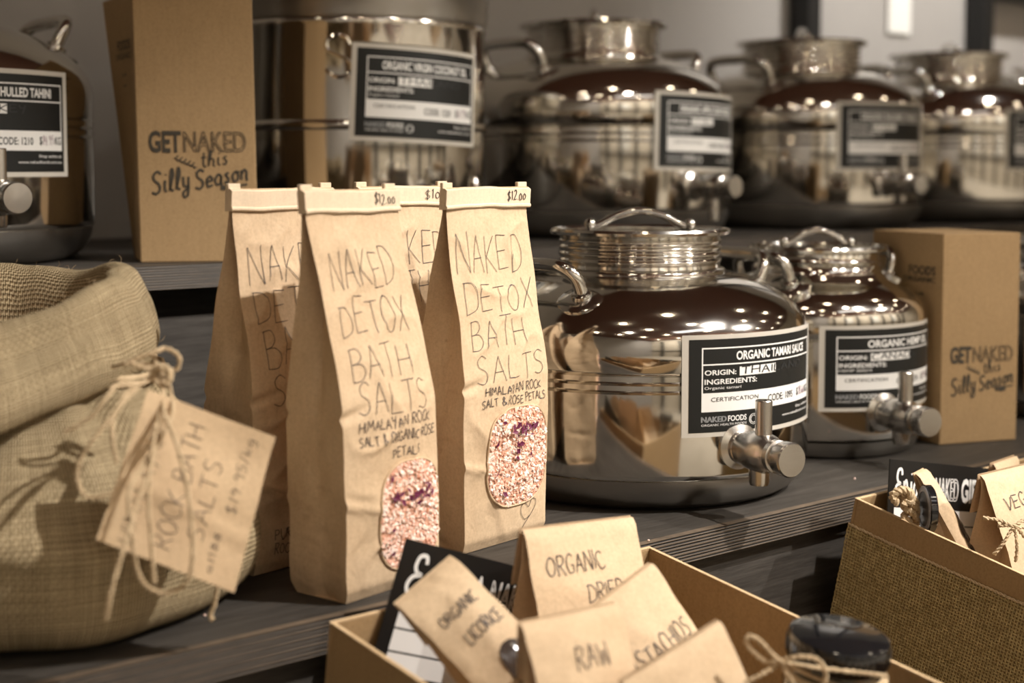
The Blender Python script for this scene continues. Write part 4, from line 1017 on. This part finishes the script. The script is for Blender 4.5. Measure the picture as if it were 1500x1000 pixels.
small_bag(PT(766, 915, .91), PT(907, 885, .965), PT(800, 1035, .895), .12, .034, 'kraft bag lettered raw hawaiian at the front of the centre tray', seed=5,
    lines=[('RAW', .38, .30, .74, .014, .02), ('HAWAIIAN', .18, .54, .84, .013, .02), ('VANILLA', .4, .74, .95, .012, .02)], bk=V*1.0-RT*.55, sticker=(.74, .62, .98, .80))
small_bag(PT(915, 1000, .90), PT(1058, 910, .955), PT(950, 1110, .89), .12, .05, 'kraft bag with a blank upper front at the bottom edge, right of the raw bag', seed=6, lines=[('CACAO', .3, .5, .8, .013, .02)], bk=V*1.0-RT*.4)
# right tray
small_bag(PT(1345, 694, 1.335), PT(1360, 686, 1.355), PT(1425, 850, 1.30), .105, .022, 'narrow kraft bag with a long window leaning in the right tray', seed=7, window=(.62, .66, .0055, .028), bk=V*.3-RT*1.0-UP*.2, group=None)
small_bag(PT(1440, 697, 1.315), PT(1545, 672, 1.39), PT(1478, 800, 1.30), .115, .05, 'kraft bag tied with twine at the right frame edge of the right tray', seed=8, lines=[('VEGAN', .12, .3, .6, .012, .02), ('BERRIES', .3, .5, .8, .012, .02)], bk=V*1.0-RT*.6, group=None)
small_bag(PT(1458, 680, 1.42), PT(1492, 668, 1.46), PT(1466, 760, 1.41), .09, .03, 'small kraft bag peeking out behind the gift card in the right tray', seed=9, bk=V, group=None)
# round dark label roll (edge-on) and rope knot in the right tray
def token():
    c0 = PT(1360, 745, 1.322); t = thing('round_tin', 'small round dark tin standing on edge beside the narrow bag in the right tray', 'tin', c0)
    ax = (RT*-.95-V*.02).normalized(); q = ax.to_track_quat('Z', 'Y').to_matrix().to_4x4()
    MB().lathe([(0, -.003), (.0205, -.003), (.0215, -.002), (.0215, .003), (.0205, .004)], 40, q, capb=False, capt=False).build('tin_body', M_BLID, t, angle=30)
    MB().lathe([(.0205, .004), (.0195, .0048), (.0160, .0048), (.0155, .0043)], 40, q, capb=False, capt=False).build('tin_rim', mat('grey_ring', (.25, .25, .27), .35), t)
    MB().lathe([(.0155, .0043), (0, .0043)], 40, q, capb=False, capt=False).build('tin_face', mat('tin_face_black', (.03, .03, .035), .3), t)
token()
def rope():
    c0 = PT(1328, 735, 1.328); t = thing('rope_knot', 'pale knotted rope end standing in front of the right gift card', 'rope', c0)
    mb = MB()
    for k in range(3):
        P = []
        for i in range(22):
            f = i/21; cx = 1318+f*20+6*math.sin(f*4); cy = 722+f*48-8*math.sin(f*3); a = f*9+k*2.1
            P.append(PT(cx+9*math.cos(a), cy+3*math.sin(a*1.0), 1.328+.005*math.sin(a))-c0)
        twist(mb, P, .0030, 2)
    mb.build('braid', M_TWINE, t)
    mb = MB(); twist(mb, [PT(*p)-c0 for p in ((1314, 737, 1.32), (1308, 726, 1.32), (1318, 718, 1.32), (1332, 720, 1.32), (1334, 731, 1.32), (1322, 738, 1.32))], .0034, 6); mb.build('knot', M_TWINE, t)
rope()
# twine bow on the right bag
kb = PT(1484, 768, 1.268); tb = thing('twine_bow', 'small jute twine bow on the right tray bag, near the frame edge', 'twine', kb)
mb = MB()
for L in ([(1440, 758, 1.262), (1465, 762, 1.262), (1484, 770, 1.26), (1500, 762, 1.265), (1510, 772, 1.265), (1486, 772, 1.26)], [(1462, 770, 1.262), (1484, 770, 1.26), (1500, 785, 1.262), (1508, 800, 1.262)], [(1456, 812, 1.258), (1470, 795, 1.258), (1485, 774, 1.26), (1490, 800, 1.256), (1488, 822, 1.256)]): twist(mb, [p-kb for p in zp(L)], .0016, 6)
mb.build('bow_strands', M_TWINE, tb)

# ------------------------------------------------------------------ spice jar with the black lid
def jar():
    top = W(.2205, .99, .003)
    Mr = Matrix.Rotation(R(8.5), 4, 'X'); H = .10
    M = Matrix.Translation(top) @ Mr @ Matrix.Translation((0, 0, -H))
    t = thing('glass_jar', 'glass jar with a glossy black lid and twine round its neck', 'jar', M=M)
    MB().lathe([(0, 0), (.028, 0), (.033, .004), (.034, .012), (.034, .066), (.032, .074), (.029, .078), (.029, .083), (.027, .083), (.027, .078), (.030, .073), (.032, .066), (.032, .012), (.031, .006), (0, .004)], 48, capb=False, capt=False).build('glass', mat('clear_glass', (.95, .93, .88), .03, trans=1, ior=1.45), t)
    MB().lathe([(0, .006), (.0305, .008), (.0312, .012), (.0312, .060), (.025, .066), (0, .067)], 32, capb=False, capt=False).build('contents', kraft('herb_filling', (.32, .23, .10), (.10, .08, .05), 3), t)
    mb = MB(); pr = [(.0335, .0815), (.0345, .083), (.0345, .0955), (.0335, .0985), (.031, .1), (0, .1)]
    mb.lathe(pr, 64, capb=False, capt=False); ld = mb.build('lid', M_BLID, t, angle=40)
    mb = MB()
    for k in range(48):
        a = 2*math.pi*k/48; mb.tube([(.0345*math.cos(a), .0345*math.sin(a), .085), (.0345*math.cos(a), .0345*math.sin(a), .095)], .0006, 4)
    mb.build('lid_grip', M_BLID, ld)
    mb = MB()
    for zz in (.071, .074, .077): mb.tube([((.0345-(.0 if zz < .074 else .002))*math.cos(i*.2094), (.0345-(.0 if zz < .074 else .002))*math.sin(i*.2094), zz+.0015*math.sin(i*.5+zz*900)) for i in range(30)], .0013, 6, closed=True)
    mb.build('neck_twine', M_TWINE, t)
    Mi = M.inverted()
    mb = MB()
    for L in ([(1142, 970, .935), (1120, 968, .93), (1095, 945, .93), (1096, 932, .93), (1112, 938, .93), (1135, 962, .93), (1150, 972, .932)], [(1142, 970, .935), (1165, 962, .93), (1195, 965, .93), (1210, 985, .93), (1205, 1005, .93)], [(1142, 970, .935), (1120, 985, .928), (1090, 1000, .926)], [(1145, 972, .935), (1152, 985, .93), (1165, 1005, .93)], [(1150, 970, .94), (1200, 978, .945), (1260, 985, .955), (1300, 990, .96)]):
        twist(mb, [Mi @ p for p in zp(L)], .0015, 6)
    mb.build('twine_bow', M_TWINE, t)
jar()

# ------------------------------------------------------------------ ceiling lamps of the shop (they glint in the steel)
lamp_emit = mat('lamp_glow', (1, .9, .75), .5, emit=(1, .84, .62), estr=55)
k = 0
proto = None
for y in (-2.3, -1.2, -.2, .6):
    for x in (-1.1, .1, 1.3, 2.5, 3.7, 4.9):
        if proto is None:
            t = thing('ceiling_spotlight', 'black can spotlight on the brown shop ceiling', 'ceiling light', (x, y, CEIL), 0, 'ceiling spotlights')
            MB().lathe([(.02, 0), (.055, -.002), (.055, -.11), (.050, -.11), (.048, -.09)], 24, capb=False, capt=False).build('lamp_can', M_POST, t)
            MB().lathe([(.047, -.098), (0, -.098)], 24, capb=False, capt=False).build('bulb_face', lamp_emit, t)
            proto = t
        else:
            q = proto.copy(); COL.objects.link(q); q.location = (x+.13*math.sin(x*3+y), y, CEIL)
            for ch in proto.children:
                cc = ch.copy(); COL.objects.link(cc); cc.parent = q
